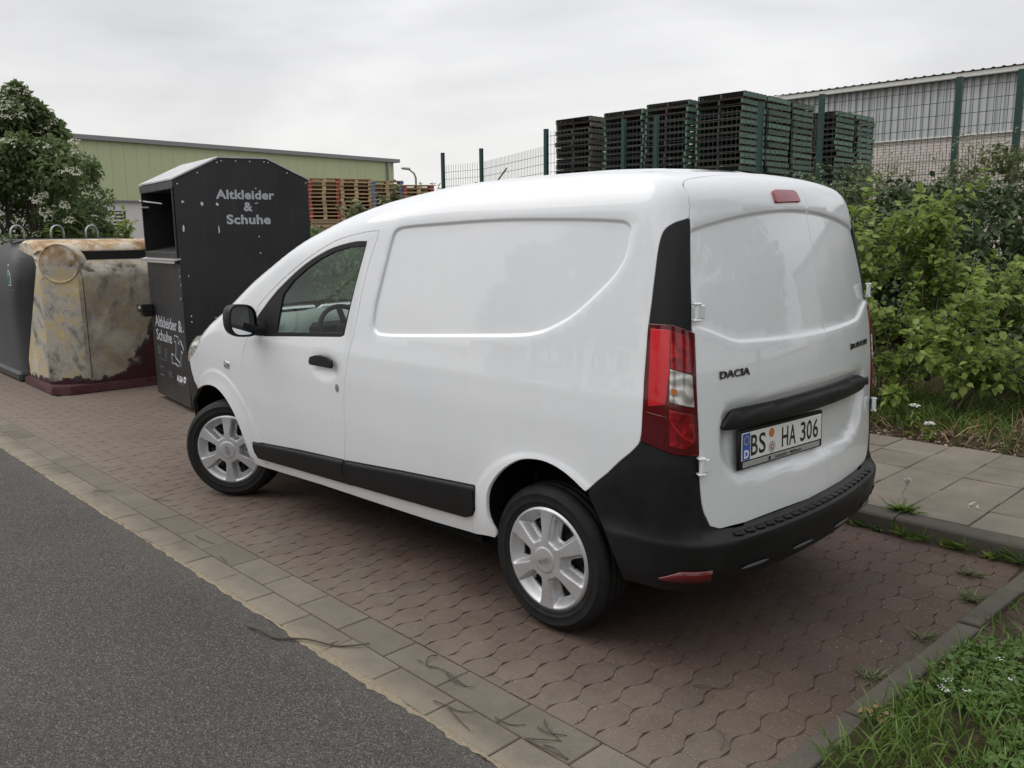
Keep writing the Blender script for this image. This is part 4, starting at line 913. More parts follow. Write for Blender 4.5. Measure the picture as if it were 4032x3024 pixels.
# front with the hatch opening
hx0,hx1,hz0,hz1=.048,BW-.045,1.525,2.098
m.add([(0,0,.05),(BW,0,.05),(BW,0,hz0),(0,0,hz0)],[(0,1,2,3)]); m.add([(0,0,hz1),(BW,0,hz1),(BW,0,2.172),(0,0,2.172)],[(0,1,2,3)])
m.add([(0,0,hz0),(hx0,0,hz0),(hx0,0,hz1),(0,0,hz1)],[(0,1,2,3)]); m.add([(hx1,0,hz0),(BW,0,hz0),(BW,0,hz1),(hx1,0,hz1)],[(0,1,2,3)])
o=m.build('bin_body',M_bin,BK); 
bm=bmesh.new(); bm.from_mesh(o.data); bmesh.ops.remove_doubles(bm,verts=bm.verts[:],dist=1e-4); bmesh.ops.recalc_face_normals(bm,faces=bm.faces[:]); bm.to_mesh(o.data); bm.free()
m=MB(); D=-.62
for q in ([(hx0,0,hz0),(hx0,0,hz1),(hx0,D,hz1),(hx0,D,hz0+.12)],[(hx1,0,hz0),(hx1,0,hz1),(hx1,D,hz1),(hx1,D,hz0+.12)],[(hx0,0,hz0),(hx1,0,hz0),(hx1,D,hz0+.12),(hx0,D,hz0+.12)],[(hx0,0,hz1),(hx1,0,hz1),(hx1,D,hz1),(hx0,D,hz1)],[(hx0,D,hz0),(hx1,D,hz0),(hx1,D,hz1),(hx0,D,hz1)]): m.add(q,[(0,1,2,3)])
m.build('hatch_chute',mat('near_black_steel',(.008,.009,.010),.6),BK)  # chute interior coloured near black, darker than the bin body
m=MB()
for (x,z,sx,sz) in ((hx0-.012,1.81,.022,.60),(hx1+.012,1.81,.022,.60),(BW/2,hz1+.012,BW-.06,.022),(BW/2,hz0-.03,BW-.05,.055)): m.box((x,.008,z),(sx,.016,sz),bev=.004)
m.build('hatch_frame',M_bin,BK,auto=30)
m=MB(); m.box((BW/2,.026,1.452),(BW+.02,.075,.012),ax=Matrix.Rotation(R(-14),3,'X')); m.box((BW/2,.055,1.436),(BW+.02,.012,.035)); m.build('hatch_ledge',M_zinc,BK)
m=MB(); m.box((hx1-.12,.03,1.955),(.30,.06,.012),rz=R(-8)); m.tube([(hx1+.06,.02,2.03),(hx1-.30,-.10,1.99)],.008,6); m.build('hatch_flap',M_zinc,BK)
m=MB(); e=.018
pr=[(e,2.172),(-.42,2.385),(-.885,2.392),(-1.305-e,2.20)]
for (y0,z0),(y1,z1) in zip(pr[:-1],pr[1:]):
    m.add([(x,y,z+dz) for x in(-.012,BW+.014) for (y,z) in((y0,z0),(y1,z1)) for dz in(.003,.018)],[(0,2,3,1),(4,5,7,6),(0,1,5,4),(2,6,7,3),(1,3,7,5),(0,4,6,2)])
o=m.build('bin_roof',M_roof,BK); recalc(o)
m=MB(); m.box((BW/2,.009,2.137),(BW+.012,.016,.062)); m.build('eaves_strip',M_bin,BK)
m=MB(); m.box((1.12,.06,.948),(.19,.12,.085),bev=.01); m.box((1.10,.05,.89),(.13,.10,.06),bev=.01); m.build('lock_box',M_rubber,BK,auto=30)
m=MB(); m.box((1.07,.122,.955),(.05,.006,.03)); m.box((1.11,.125,.95),(.012,.012,.03)); m.build('lock_plate',M_zinc,BK)
for y,z in [[-.031,2.14],[-.219,2.245],[-.407,2.345],[-.447,2.362],[-.585,2.364],[-.722,2.366],[-.864,2.367],[-.904,2.362],[-1.091,2.270],[-1.282,2.18],[-.764,2.115],[-.77,1.657],[-.773,1.499],[-.769,1.975],[-.068,.925],[-.068,.871]]:
    m=MB(); m.tube([(0,y,z),(-.004,y,z),(-.0065,y,z)],[.009,.008,.004],8); m.build('bolt',M_zinc,BK,smooth=True)
for y,z in [(0.012,1.98),(0.012,1.75),(0.012,1.6)]+[(0.012,1.9)]: 
    m=MB(); m.tube([(BW-.022,0.0,z),(BW-.022,.005,z),(BW-.022,.0075,z)],[.008,.007,.003],8); m.build('bolt',M_zinc,BK,smooth=True)
for y,z,w,h in [(-.065,1.982,.04,.024),(-.24,1.964,.032,.045),(-.383,1.963,.035,.034),(-.055,1.739,.022,.085),(-.383,1.717,.020,.10),(-.07,1.30,.012,.02),(-.75,1.975,.012,.012)]:
    n=9; P=[(-.0015,y+w/2*math.cos(2*PI*k/n)*random.uniform(.4,1.1),z+h/2*math.sin(2*PI*k/n)*random.uniform(.5,1.1)) for k in range(n)]; obj('paint_scratch',P,[tuple(range(n))],M_pale,BK)
for z,x in ((1.30,.035),(1.22,.02),(1.09,.06),(1.36,.03),(.78,.05)):
    n=7; P=[(x+.012*math.cos(2*PI*k/n)*random.uniform(.3,1.2),.0015,z+.018*math.sin(2*PI*k/n)*random.uniform(.4,1.1)) for k in range(n)]; obj('paint_scratch',P,[tuple(range(n))],M_pale,BK)
def ltr(s,y0,y1,z,h,bold=.035):                     # on the gable: reads along -y
    V,F=text_mesh(s,1.,bold,1.,spacing=1.06); V=np.array(V); lo,hi=V.min(0),V.max(0); k=(y1-y0)/(hi[0]-lo[0]); q=h/(hi[1]-lo[1])
    P=[(-.002,y0+(a-lo[0])*k,z+(b-(lo[1]+hi[1])/2)*q) for a,b,c in V]; obj('lettering',P,F,M_grey,BK)
ltr('Altkleider',-.374,-.945,2.055,.088); ltr('&',-.634,-.722,1.942,.086); ltr('Schuhe',-.462,-.896,1.822,.092)
def ltf(s,x0,x1,z,h,m=M_grey,bold=.02,sp=1.):
    V,F=text_mesh(s,1.,bold,1.,spacing=sp); V=np.array(V); lo,hi=V.min(0),V.max(0); k=(x1-x0)/(hi[0]-lo[0]); q=h/(hi[1]-lo[1])
    obj('lettering',[(x0+(a-lo[0])*k,.002,z+(b-(lo[1]+hi[1])/2)*q) for a,b,c in V],F,m,BK)
ltf('Altkleider &',1.005,.085,.822,.115); ltf('Schuhe',.99,.45,.682,.115); ltf('ALBA',.385,.182,.300,.062,M_lettw,.03)
def line(name,pts,rad,m=M_grey): mm=MB(); mm.tube([(x,.002,z) for x,z in pts],rad,5); mm.build(name,m,BK)
line('shirt_outline',[(.371,.657),(.354,.720),(.30,.716),(.233,.71),(.239,.665),(.211,.641),(.178,.691),(.095,.622),(.085,.607),(.129,.559),(.163,.587),(.19,.50),(.213,.422)],.004)
line('shirt_outline',[(.371,.657),(.317,.654),(.335,.58),(.357,.501)],.004)
line('boot_outline',[(.491,.528),(.44,.509),(.37,.537),(.366,.5),(.29,.475),(.246,.463),(.25,.438),(.282,.422),(.323,.421),(.401,.442),(.447,.428),(.501,.439),(.491,.528)],.004)
line('heart_mark',[(.115,.278),(.140,.300),(.143,.325),(.125,.335),(.112,.322),(.100,.335),(.088,.322),(.092,.300),(.108,.284)],.006,M_lettw)
def bars(x0,x1,z0,z1,n,h):
    for k in range(n):
        z=z0+(z1-z0)*k/max(1,n-1); e=x0+(x1-x0)*random.uniform(.5,1); obj('small_print',[(x0,.0015,z),(e,.0015,z),(e,.0015,z+h),(x0,.0015,z+h)],[(0,1,2,3)],mat_small,BK)
mat_small=mat('faint_print',(.10,.105,.11),.6)
bars(1.0,.84,.560,.475,9,.005); bars(.76,.60,.550,.455,8,.005); bars(1.0,.58,.432,.424,2,.004); bars(.99,.81,.343,.343,1,.012); bars(1.0,.80,.258,.258,1,.012); bars(.646,.50,.325,.28,4,.008); bars(.37,.10,.245,.245,1,.008)
# ------------------------------------------------------------- burnt paper container and grey glass containers
def _burnt(nt,b):
    g=NG(nt); p=g.obj(); x,y,z=g.xyz(p); n1=g.noise(p,1.9,7,.68,.7); n2=g.noise(p,4.6,7,.7,.5); n3=g.noise(p,16,6,.75)
    v=g.m('ADD',g.m('MULTIPLY',n1,.7),g.m('MULTIPLY',n2,.3))
    c=g.ramp(v,[(.32,(.030,.030,.032)),(.40,(.10,.075,.050)),(.455,(.30,.285,.245)),(.50,(.40,.37,.32)),(.545,(.47,.36,.16)),(.60,(.50,.48,.43)),(.66,(.22,.15,.09)),(.72,(.30,.29,.27))])
    c=g.mix(g.m('MULTIPLY',g.ramp(n3,[(.58,0.),(.68,1.)]),.75),c,(.05,.045,.04))
    face=g.ramp(g.noise(p,2.7,6,.65,.5),[(.34,(.10,.082,.062)),(.46,(.19,.155,.115)),(.56,(.30,.27,.225)),(.68,(.40,.385,.34))])     # greyer on the end that faces the clothes bank
    c=g.mix(g.m('MULTIPLY',g.m('LESS_THAN',x,.03),.72),c,face)
    top=g.n('MapRange',{'Value':g.m('ADD',z,g.m('MULTIPLY',n2,.25)),1:1.46,2:1.62}).outputs[0]; tc=g.ramp(n2,[(.36,(.22,.10,.035)),(.47,(.46,.30,.14)),(.55,(.60,.54,.45)),(.68,(.55,.53,.48))]); c=g.mix(g.m('MULTIPLY',top,.8),c,tc)
    # unburnt maroon plastic low down and towards the clothes bank
    e=g.m('ADD',g.m('MULTIPLY',g.m('SUBTRACT',-.80,y),1.9),g.m('SUBTRACT',.42,g.m('MULTIPLY',z,1.15))); e2=g.m('MULTIPLY',g.m('SUBTRACT',.145,z),4.5)
    f=g.m('ADD',g.m('MAXIMUM',e,e2),g.m('MULTIPLY',g.m('SUBTRACT',g.noise(p,5,6,.65),.5),1.3)); mr=g.ramp(f,[(.02,0.),(.06,1.)]); ed=g.ramp(f,[(-.0,0.),(.02,1.),(.09,1.),(.16,0.)])
    c=g.mix(mr,c,(.050,.013,.018)); c=g.mix(g.m('MULTIPLY',ed,.8),c,(.05,.048,.042))
    g.to(b,Base_Color=c,Normal=g.bump(g.m('ADD',n3,n2),.35,.02),Roughness=g.ramp(n2,[(.3,.55),(.7,.85)]))
M_burnt=mat('scorched_plastic',rough=.7,spec=.3,build=_burnt)
def _mar(nt,b):
    g=NG(nt); p=g.obj(); g.to(b,Base_Color=g.ramp(g.noise(p,6,6,.65),[(.35,(.060,.016,.022)),(.75,(.115,.055,.055))]))
M_maroon=mat('maroon_plastic',rough=.55,spec=.35,build=_mar)
e1=np.array([.999,-.051]); BC_=empty('paper_container',(7.465,.38,0),math.atan2(e1[1],e1[0])); tag(BC_,'scorched yellow and brown paper container on a maroon plinth beside the clothes bank','recycling container')
CPF=[(.02,.09),(.0,.30),(.0,1.255),(.012,1.285),(.135,1.418),(.155,1.425),(.165,1.43),(.165,1.522),(.150,1.528),(.152,1.545),(.19,1.588),(.26,1.625),(.36,1.648),(.80,1.652),(.94,1.635),(1.06,1.585),(1.13,1.50),(1.15,1.40),(1.155,.30),(1.14,.09)]
m=MB(); Ys=[.0,-.03,-.10,-.2,-.345,-.36,-1.0,-1.5,-1.57,-1.6]; ins=[.035,.010,.0,0,0,0,0,0,.01,.035]; n=len(CPF)
V=[];F=[]
for Y,i_ in zip(Ys,ins):
    xm=.27*max(0,1+Y/.345)
    for x,z in CPF:
        if Y>-.35: x=(.012+(z-1.285)*.93 if 1.285<z<1.53 else x)
        x=x+xm*(1-x/1.155); V.append((.5775+(x-.5775)*(1-i_/.58),Y,z-i_*(1. if z>1.0 else 0)))
for k in range(len(Ys)-1):
    for i in range(n): F.append((k*n+i,k*n+(i+1)%n,(k+1)*n+(i+1)%n,(k+1)*n+i))
F.append(tuple(range(n-1,-1,-1))); F.append(tuple(range((len(Ys)-1)*n,len(Ys)*n)))
m.add(V,F); o=m.build('container_body',M_burnt,BC_); recalc(o); shade_auto(o,38)
m=MB(); m.box((.172,-.945,1.476),(.03,1.15,.086)); m.build('slot',mat('slot_dark',(.006,.006,.006),.8),BC_)
m=MB(); pp=[(.09,.045),(-.045,-.10),(-.045,-1.645),(1.20,-1.645),(1.20,.045)]; m.prism(pp,.008,.078); pi=[(.5775+(x-.5775)*.975,-.8+(y+.8)*.98) for x,y in pp]; m.prism(pi,.078,.092); o=m.build('plinth',M_maroon,BC_); recalc(o)
for x,y in ((.05,-.02),(.5,-.02),(1.1,-.02),(.03,-.7),(.03,-1.3)):
    m=MB(); m.box((x,y,-.005),(.09,.09,.03),bev=.01); m.build('foot',M_dark,BC_)
# round end of the lid barrel on the cut corner, with a raised rim
a=np.linspace(0,2*PI,40,endpoint=False); m=MB(); V=[];F=[]; nx=Vector((-.787,.617,0)); ux=Vector((-.617,-.787,0)); c0=Vector((.142,-.165,1.400))
for r,h in ((.215,-.20),(.215,.000),(.208,.010),(.198,.011),(.188,.003),(.10,.006),(.0,.007)):
    for t in a: V.append(tuple(c0+nx*h+ux*(r*math.cos(t))+Vector((0,0,r*math.sin(t)))))
for j in range(6):
    for k in range(40): F.append((j*40+k,j*40+(k+1)%40,(j+1)*40+(k+1)%40,(j+1)*40+k))
m.add(V,F); o=m.build('lid_drum',M_burnt,BC_); recalc(o); shade_auto(o,40)
m=MB(); m.box((-.002,-.345,.70),(.004,.006,1.10)); m.box((.066,-.340,1.342),(.006,.006,.20),ax=Matrix.Rotation(R(42),3,'Y')); m.box((.70,.001,1.44),(.75,.006,.007)); m.build('seam',mat('soot_line',(.02,.02,.02),.9),BC_)
def _gc(nt,b):
    g=NG(nt); p=g.obj(); n=g.noise(p,2.4,6,.65); g.to(b,Base_Color=g.ramp(n,[(.3,(.028,.029,.031)),(.7,(.050,.050,.050))]),Roughness=g.ramp(n,[(.3,.45),(.7,.65)]))
M_gc=mat('dark_grey_plastic',spec=.35,build=_gc); M_galv=mat('galvanised_tube',(.38,.39,.39),.45,metal=.7)
GC=empty('glass_container',(8.80,.36,0),math.atan2(e1[1],e1[0])); tag(GC,'dark grey glass container with rounded shoulders and lifting hoops at the left edge','recycling container')
def dome(w,d,h):
    V=[];F=[]; lv=[(0,.10,.0),(.01,.14,.02),(0.01,.9,.02),(.02,1.15,.03),(.05,1.36,.09),(.12,1.52,.20),(.22,1.61,.32),(.36,1.655,.42),(.5,1.665,.48)]; n=40
    for (i_,z,rc) in lv:
        hw,hd=w/2-i_,d/2-i_; e=max(.22,.22+rc*.8)
        for k in range(n):
            t=2*PI*k/n; c,s=math.cos(t),math.sin(t); V.append((w/2+hw*math.copysign(abs(c)**e,c),-d/2+hd*math.copysign(abs(s)**e,s),z*h/1.66))
    for j in range(len(lv)-1):
        for k in range(n): F.append((j*n+k,j*n+(k+1)%n,(j+1)*n+(k+1)%n,(j+1)*n+k))
    F.append(tuple(range((len(lv)-1)*n,len(lv)*n))); return V,F
V,F=dome(1.75,1.9,1.66); o=obj('container_body',V,F,M_gc,GC,True); recalc(o); shade_auto(o,40)
m=MB(); m.box((.875,-.95,.06),(1.80,1.95,.12),bev=.03); m.build('plinth',M_gc,GC,auto=30)
for x,y in ((.62,-.26),(.60,-.70),(.58,-1.10)):
    m=MB(); c=Vector((x,y,1.60)); u=Vector((-.45,.9,0)).normalized(); pts=[c+u*.095,c+u*.095+Vector((0,0,.13))]+[c+Vector((0,0,.13))+u*.095*math.cos(t)+Vector((0,0,.095*math.sin(t))) for t in np.linspace(0,PI,11)][1:]+[c-u*.095]
    m.tube(pts,.012,8); m.build('lifting_hoop',M_galv,GC,smooth=True); m=MB(); m.box((x,y,1.655),(.12,.30,.012),rz=R(-64)); m.build('hoop_plate',M_galv,GC)
m=MB(); m.box((.02,.012,1.20),(.13,.006,.14),bev=.002); m.add([(-.045,.012,1.27),(.085,.012,1.27),(.02,.012,1.32)],[(0,1,2)]); o=m.build('sticker',mat('white_sticker',(.6,.62,.6),.6),GC)
m=MB(); m.box((.02,.016,1.20),(.105,.006,.115)); m.add([(-.03,.0165,1.262),(.07,.0165,1.262),(.02,.0165,1.298)],[(0,1,2)]); m.build('green_sticker_field',mat('green_print',(.01,.14,.07),.6),GC)
m=MB(); m.tube([(.02,-.0,1.36),(.02,.012,1.36)],.014,8); m.build('bolt',M_zinc,GC)
m=MB(); m.box((-.05,.012,1.08),(.35,.02,.012)); m.build('body_ridge',M_gc,GC)
# ------------------------------------------------------------- buildings behind
def _green(nt,b):
    g=NG(nt); p=g.pos(); g.to(b,Base_Color=g.ramp(g.noise(g.map(p,(1,1,.25)),.35,5,.6),[(.3,(.41,.455,.265)),(.7,(.455,.495,.30))]))
M_green=mat('green_cladding',rough=.5,spec=.35,build=_green); M_trim=mat('grey_metal_trim',(.22,.23,.23),.5,metal=.3); M_wallw=mat('white_render',(.60,.58,.56),.85)
def cladding(x0,y0,x1,y1,z0,z1,pitch,depth,flat=.7,nrm=1):
    d=Vector((x1-x0,y1-y0,0)); L=d.length; d/=L; n=Vector((-d.y,d.x,0))*nrm; V=[];F=[]; s=0; pts=[]
    while s<L:
        pts+=[(s,0),(min(L,s+pitch*flat),0),(min(L,s+pitch*(flat+.06)),-depth),(min(L,s+pitch*.94),-depth)]; s+=pitch
    for s,o in pts:
        q=Vector((x0,y0,0))+d*s+n*o; V+=[(q.x,q.y,z0),(q.x,q.y,z1)]
    for i in range(len(pts)-1): F.append((2*i,2*i+2,2*i+3,2*i+1))
    return V,F
WH=empty('warehouse',(39,-18,0)); tag(WH,'long green metal clad warehouse with white base wall far behind the containers','building')
P0=(38.6,-6.5);P1=(40.3,-29.4); gz0,gz1=3.42,6.05
V,F=cladding(*P0,*P1,gz0,gz1+.03,.60,.022,.9,-1); V=[(a-39,b+18,c) for a,b,c in V]; obj('green_cladding',V,F,M_green,WH)
m=MB(); c=((P0[0]+P1[0])/2-39+6,(P0[1]+P1[1])/2+18,1.75); ang=math.atan2(P1[1]-P0[1],P1[0]-P0[0]); m.box((c[0],c[1],1.75),(math.hypot(P1[0]-P0[0],P1[1]-P0[1])-.02,11.8,3.5),rz=ang); m.build('base_wall',M_wallw,WH)
m=MB(); m.box((c[0]+.04,c[1],4.73),(math.hypot(P1[0]-P0[0],P1[1]-P0[1])-.1,11.7,2.6),rz=ang); m.build('upper_wall',M_green,WH)
m=MB(); m.box((c[0],c[1],6.15),(math.hypot(P1[0]-P0[0],P1[1]-P0[1])+.3,12.4,.20),rz=ang); m.build('roof',M_trim,WH)
m=MB(); m.box(((P0[0]+P1[0])/2-39-.05,(P0[1]+P1[1])/2+18,3.40),(math.hypot(P1[0]-P0[0],P1[1]-P0[1]),.10,.06),rz=ang); m.build('drip_edge',M_trim,WH)
m=MB(); q=(P1[0]-39-.12,P1[1]+18+.3); m.tube([(q[0],q[1],0),(q[0],q[1],6.05)],.07,8); m.build('downpipe',M_trim,WH)
def _corr(nt,b):
    g=NG(nt); p=g.pos(); z=g.xyz(p)[2]; n=g.noise(g.map(p,(1.6,1,.16)),1.,6,.65); c=g.ramp(n,[(.3,(.36,.375,.375)),(.7,(.46,.475,.475))])
    top=g.n('MapRange',{'Value':g.m('ADD',z,g.m('MULTIPLY',g.noise(g.map(p,(5,1,.4)),1.,5,.7),1.2)),1:6.5,2:7.25}).outputs[0]; g.to(b,Base_Color=g.mix(g.m('MULTIPLY',top,.65),c,(.12,.12,.11)))
M_corr=mat('grey_corrugated_sheet',rough=.6,spec=.3,build=_corr)
def _brick(nt,b):
    g=NG(nt); p=g.pos(); s=g.map(p,(1,1,1),rot=(R(90),0,0)); br=g.n('TexBrick',{'Vector':s,'Scale':1.,'Mortar Size':.012,'Brick Width':.27,'Row Height':.095,'Color1':(.58,.52,.48,1),'Color2':(.52,.47,.43,1),'Mortar':(.30,.27,.25,1),'Bias':.2})
    c=g.mix(1.,br.outputs['Color'],g.ramp(g.noise(p,.7,6,.65),[(.3,(.86,.86,.86)),(.7,(1.06,1.06,1.06))]),'MULTIPLY'); g.to(b,Base_Color=c,Normal=g.bump(br.outputs['Fac'],-.4,.01))
M_brick=mat('pale_brick',rough=.85,spec=.2,build=_brick); M_fascia=mat('cream_fascia',(.62,.62,.58),.5)
HL=empty('storage_hall',(2,-28,0)); tag(HL,'grey corrugated storage hall on pale brick base behind the mesh fence','building')
bx0,bx1=-16,14.4
V,F=cladding(bx0,-28,bx1,-28,4.74,6.62,.255,.055,.44,1); obj('corrugated_wall',[(a-2,b+28,c) for a,b,c in V],F,M_corr,HL)
m=MB(); m.box(((bx0+bx1)/2-2,-6.06,2.35),(bx1-bx0,12,4.72)); m.build('brick_wall',M_brick,HL)
m=MB(); m.box(((bx0+bx1)/2-2,-6.1,5.7),(bx1-bx0-.02,12,1.95)); m.build('inner_wall',M_corr,HL)
m=MB(); m.box(((bx0+bx1)/2-2,.12,6.63),(bx1-bx0+.3,.12,.16),bev=.02); m.box(((bx0+bx1)/2-2,.0,4.735),(bx1-bx0,.06,.04)); m.build('fascia',M_fascia,HL)
V=[];F=[]; k=0; x=bx0-.2
while x<bx1+.2:
    for dx,dz in ((0,0),(.10,0),(.13,.03),(.20,.03),(.23,0)): V+=[(x+dx-2,.25,6.73+dz),(x+dx-2,-6,7.6+dz),(x+dx-2,-12.3,6.73+dz)]
    x+=.30
for i in range(len(V)//3-1): F+=[(i*3,i*3+3,i*3+4,i*3+1),(i*3+1,i*3+4,i*3+5,i*3+2)]
obj('roof',V,F,M_fascia,HL)
# ------------------------------------------------------------- pallets
def _wood(base,var):
    def f(nt,b):
        g=NG(nt); p=g.obj(); r=g.island(); rn=g.n('ObjectInfo').outputs['Random']; c=g.ramp(g.m('FRACT',g.m('ADD',r,rn)),[(0,tuple(v*(1-var) for v in base)),(.5,base),(1,tuple(min(1,v*(1+var)) for v in base))])
        c=g.mix(1.,c,g.ramp(g.noise(g.map(p,(1,8,8)),5,5,.6),[(.3,(.75,.75,.75)),(.7,(1.15,1.15,1.15))]),'MULTIPLY'); g.to(b,Base_Color=c)
    return f
M_dwood=mat('weathered_dark_wood',rough=.85,spec=.2,build=_wood((.060,.054,.047),.5)); M_gpaint=mat('green_painted_wood',rough=.65,spec=.3,build=_wood((.105,.175,.135),.35))
M_gwood=mat('grey_wood',rough=.85,spec=.2,build=_wood((.16,.145,.125),.35)); M_fresh=mat('fresh_pine',rough=.8,spec=.2,build=_wood((.44,.325,.195),.32)); M_redp=mat('red_painted_wood',rough=.7,spec=.3,build=_wood((.36,.03,.035),.25)); M_bluep=mat('blue_painted_wood',(.05,.14,.33),.7)
def stringer_pallet():
    m=MB(); L,Wd=1.16,1.02
    for x in (-.565,0,.565):
        mi=1 if x!=0 else 0
        m.box((x,0,.0735),(.045,Wd,.092),m=mi)
        if x!=0:
            for y in (-.40,-.05,.31): m.box((x*1.042,y,.030),(.006,.20,.012),m=2)
    for k in range(6): m.box((0,-.445+k*.178,.130),(L,.12,.020))
    for k in (0,2,3,5): m.box((0,-.445+k*.178,.018),(L,.11,.018))
    return m
def block_pallet(mi=1):
    m=MB()
    for k in range(5): m.box((0,-.35+k*.175,.133),(1.2,.13,.020))
    for x in (-.54,0,.54): m.box((x,0,.112),(.14,.80,.020))
    for x in (-.54,0,.54):
        for y in (-.35,0,.35): m.box((x,y,.062),(.14,.11,.078),m=mi if x!=0 else 0)
    for y in (-.35,0,.35): m.box((0,y,.012),(1.2,.11,.020),m=0)
    return m
NUM=['topmost','second','third','fourth','fifth','sixth','seventh','eighth','ninth','tenth','eleventh','twelfth','thirteenth','fourteenth','fifteenth','sixteenth','seventeenth']
def stack(proto,x,y,top,nvis,base,rz,desc,group,h=.140,cat='pallet'):
    z=top-h+.002
    for k in range(nvis):
        o=bpy.data.objects.new('pallet',proto.data); COL.objects.link(o); o.location=(x+random.gauss(0,.014),y+random.gauss(0,.014),z); o.rotation_euler=(random.gauss(0,.004),random.gauss(0,.004),rz+random.gauss(0,.012))
        if k in (0,): o.rotation_euler.z+=random.gauss(0,.02)
        tag(o,(f'topmost {desc}' if k==0 else f'{desc}, {NUM[k]} from the top'),cat,group); z-=h
    return z+h
def proto(m,mats):
    o=m.build('pallet',mats); COL.objects.unlink(o); return o
LOW=[]
def low(x,y,z1,rz,mi=0): LOW.append((x,y,z1,rz,mi))
PG=proto(stringer_pallet(),[M_dwood,M_gpaint,M_gwood]); PGY=proto(stringer_pallet(),[M_dwood,M_gwood,M_gwood])
G1='dark pallets stacked behind the mesh fence'
for x,y,top,n,pr,ds in ((8.31,-14.52,4.69,15,PG,'green sided pallet of the tallest stack behind the fence'),(9.74,-14.52,4.67,15,PG,'dark pallet of the stack left of the tallest one'),(10.96,-14.52,4.60,14,PG,'dark pallet of the stack second left of the tallest one'),(12.6,-14.52,4.60,14,PGY,'grey sided pallet of the leftmost stack behind the fence'),
    (8.31,-15.72,4.70,14,PG,'green pallet of the stack right behind the tallest one'),(8.31,-16.92,4.68,14,PG,'green pallet of the stack second behind the tallest one'),
(8.31,-19.28,4.70,14,PG,'green pallet of the inner stack right of the tall fence post'),(8.31,-20.62,4.72,14,PG,'green pallet of the rightmost stack behind the fence')):
    z=stack(pr,x,y,top,n,.28,0,ds,G1,.1435); low(x,y,z,0,0)
PW=[proto(block_pallet(0),[M_fresh,M_redp]),proto(block_pallet(1),[M_fresh,M_redp]),proto(block_pallet(1),[M_fresh,M_bluep])]
G2='pale wooden pallets stacked in front of the warehouse'
ra=math.atan2(-19.2+15.0,24.9-27.3); dirv=np.array([24.79-27.28,-18.85+15.41]); dirv/=np.linalg.norm(dirv)
for i,(s,top,k,ds) in enumerate(((-.72,3.90,0,'pale pallet of the stack just right of the clothes bank'),(.52,3.89,1,'pale pallet of the second stack right of the clothes bank'),(1.75,3.86,0,'pale pallet of the middle stack by the warehouse'),(2.96,3.78,2,'pale pallet of the stack behind the leafy sapling'),(4.18,3.62,1,'red blocked pallet of the last stack before the lamp'))):
    c=np.array([27.28,-15.41])+dirv*s; z=stack(PW[k],c[0],c[1],top,11,.28,ra,ds,G2,.1445); low(c[0],c[1],z,ra,1); c2=c+np.array([-dirv[1],dirv[0]])*1.15*(1 if -dirv[1]>0 else -1); low(c2[0],c2[1],top,ra,1)
G3='old dark pallets in the yard behind the elder'
for x,y,ds in ((33.9,-9.15,'dark old pallet of the left stack beside the elder'),(33.6,-10.1,'dark old pallet of the right stack beside the elder')):
    z=stack(PGY,x,y,3.15 if y>-9.5 else 2.75,10,.28,R(70),ds,G3,.145); low(x,y,z,R(70),0)
m=MB()
for x,y,z1,rz,mi in LOW:
    z=.28
    while z<z1-.05:
        M_=Matrix.Rotation(rz,3,'Z')
        for yy in (-.42,0,.42): m.box(tuple(M_@Vector((0,yy,0))+Vector((x,y,z+.07))),(1.14,.09,.10),rz=rz,m=mi)
        m.box((x,y,z+.133),(1.16,1.0,.018),rz=rz,m=mi); z+=.1438
o=m.build('pallet_pile',[M_dwood,M_fresh]); tag(o,'lower pallets of the tall stacks, hidden behind hedge and van','pallets',kind='stuff')
def tyre_ring(x,y,z,label):
    V,F=lathe([(.185,-.07),(.24,-.085),(.285,-.07),(.30,0),(.285,.07),(.24,.085),(.185,.07),(.185,-.07)],28); o=obj('old_tyre',V,F,M_tyre,None,True); recalc(o); o.location=(x,y,z); o.rotation_euler=(R(82),0,R(-65)); tag(o,label,'tyre','old tyres hung on the dark pallets')
tyre_ring(31.9,-8.55,1.80,'left of two old tyres against the dark pallets'); tyre_ring(31.6,-9.35,1.68,'lower right old tyre against the dark pallets')
# ------------------------------------------------------------- mesh fence
M_fence=mat('green_coated_steel',(.012,.045,.038),.45,spec=.4); M_wire=mat('green_wire',(.014,.030,.028),.5)
FN=empty('mesh_fence',(6,-11.6,0)); tag(FN,'tall dark green mesh fence with square posts in front of the pallets','fence')
FP=[(17.09,-13.46,4.0),(15.47,-13.47,4.0),(11.31,-11.58,4.0),(9.11,-11.60,4.0),(8.28,-11.60,4.0),(5.95,-11.60,4.0),(4.78,-11.60,4.0),(2.54,-11.62,4.0),(1.67,-11.62,4.0),(-.55,-11.62,4.0),(-2.8,-11.62,4.0)]
for x,y,z in FP:
    m=MB(); m.box((x-6,y+11.6,z/2),(.085,.085,z)); m.box((x-6,y+11.6,z+.008),(.09,.09,.016)); m.build('post',M_fence,FN)
for (x0,y0,_),(x1,y1,_) in zip(FP[:-1],FP[1:]):
    d=Vector((x1-x0,y1-y0,0)); L=d.length; d/=L; m=MB(); off=Vector((d.y,-d.x,0))*-.05; an=math.atan2(d.y,d.x)
    zt=3.66 if x0>12 else 3.97; zl=2.86
    def P_(s,z): q=Vector((x0-6,y0+11.6,0))+d*s+off; return (q.x,q.y,z)
    s=.0; k=0
    while s<L:
        hi=zt if k%2==0 else zl+.03
        m.box(P_(s,(.30+hi)/2),(.0065,.0065,hi-.30),rz=an); s+=.05; k+=1
    z=.35
    while z<zl+.01: m.box(P_(L/2,z),(L,.012,.008),rz=an); z+=.2
    z=zl+.2
    while z<zt: m.box(P_(L/2,z),(L,.012,.008),rz=an); z+=.2
    m.build('mesh_panel',M_wire,FN)
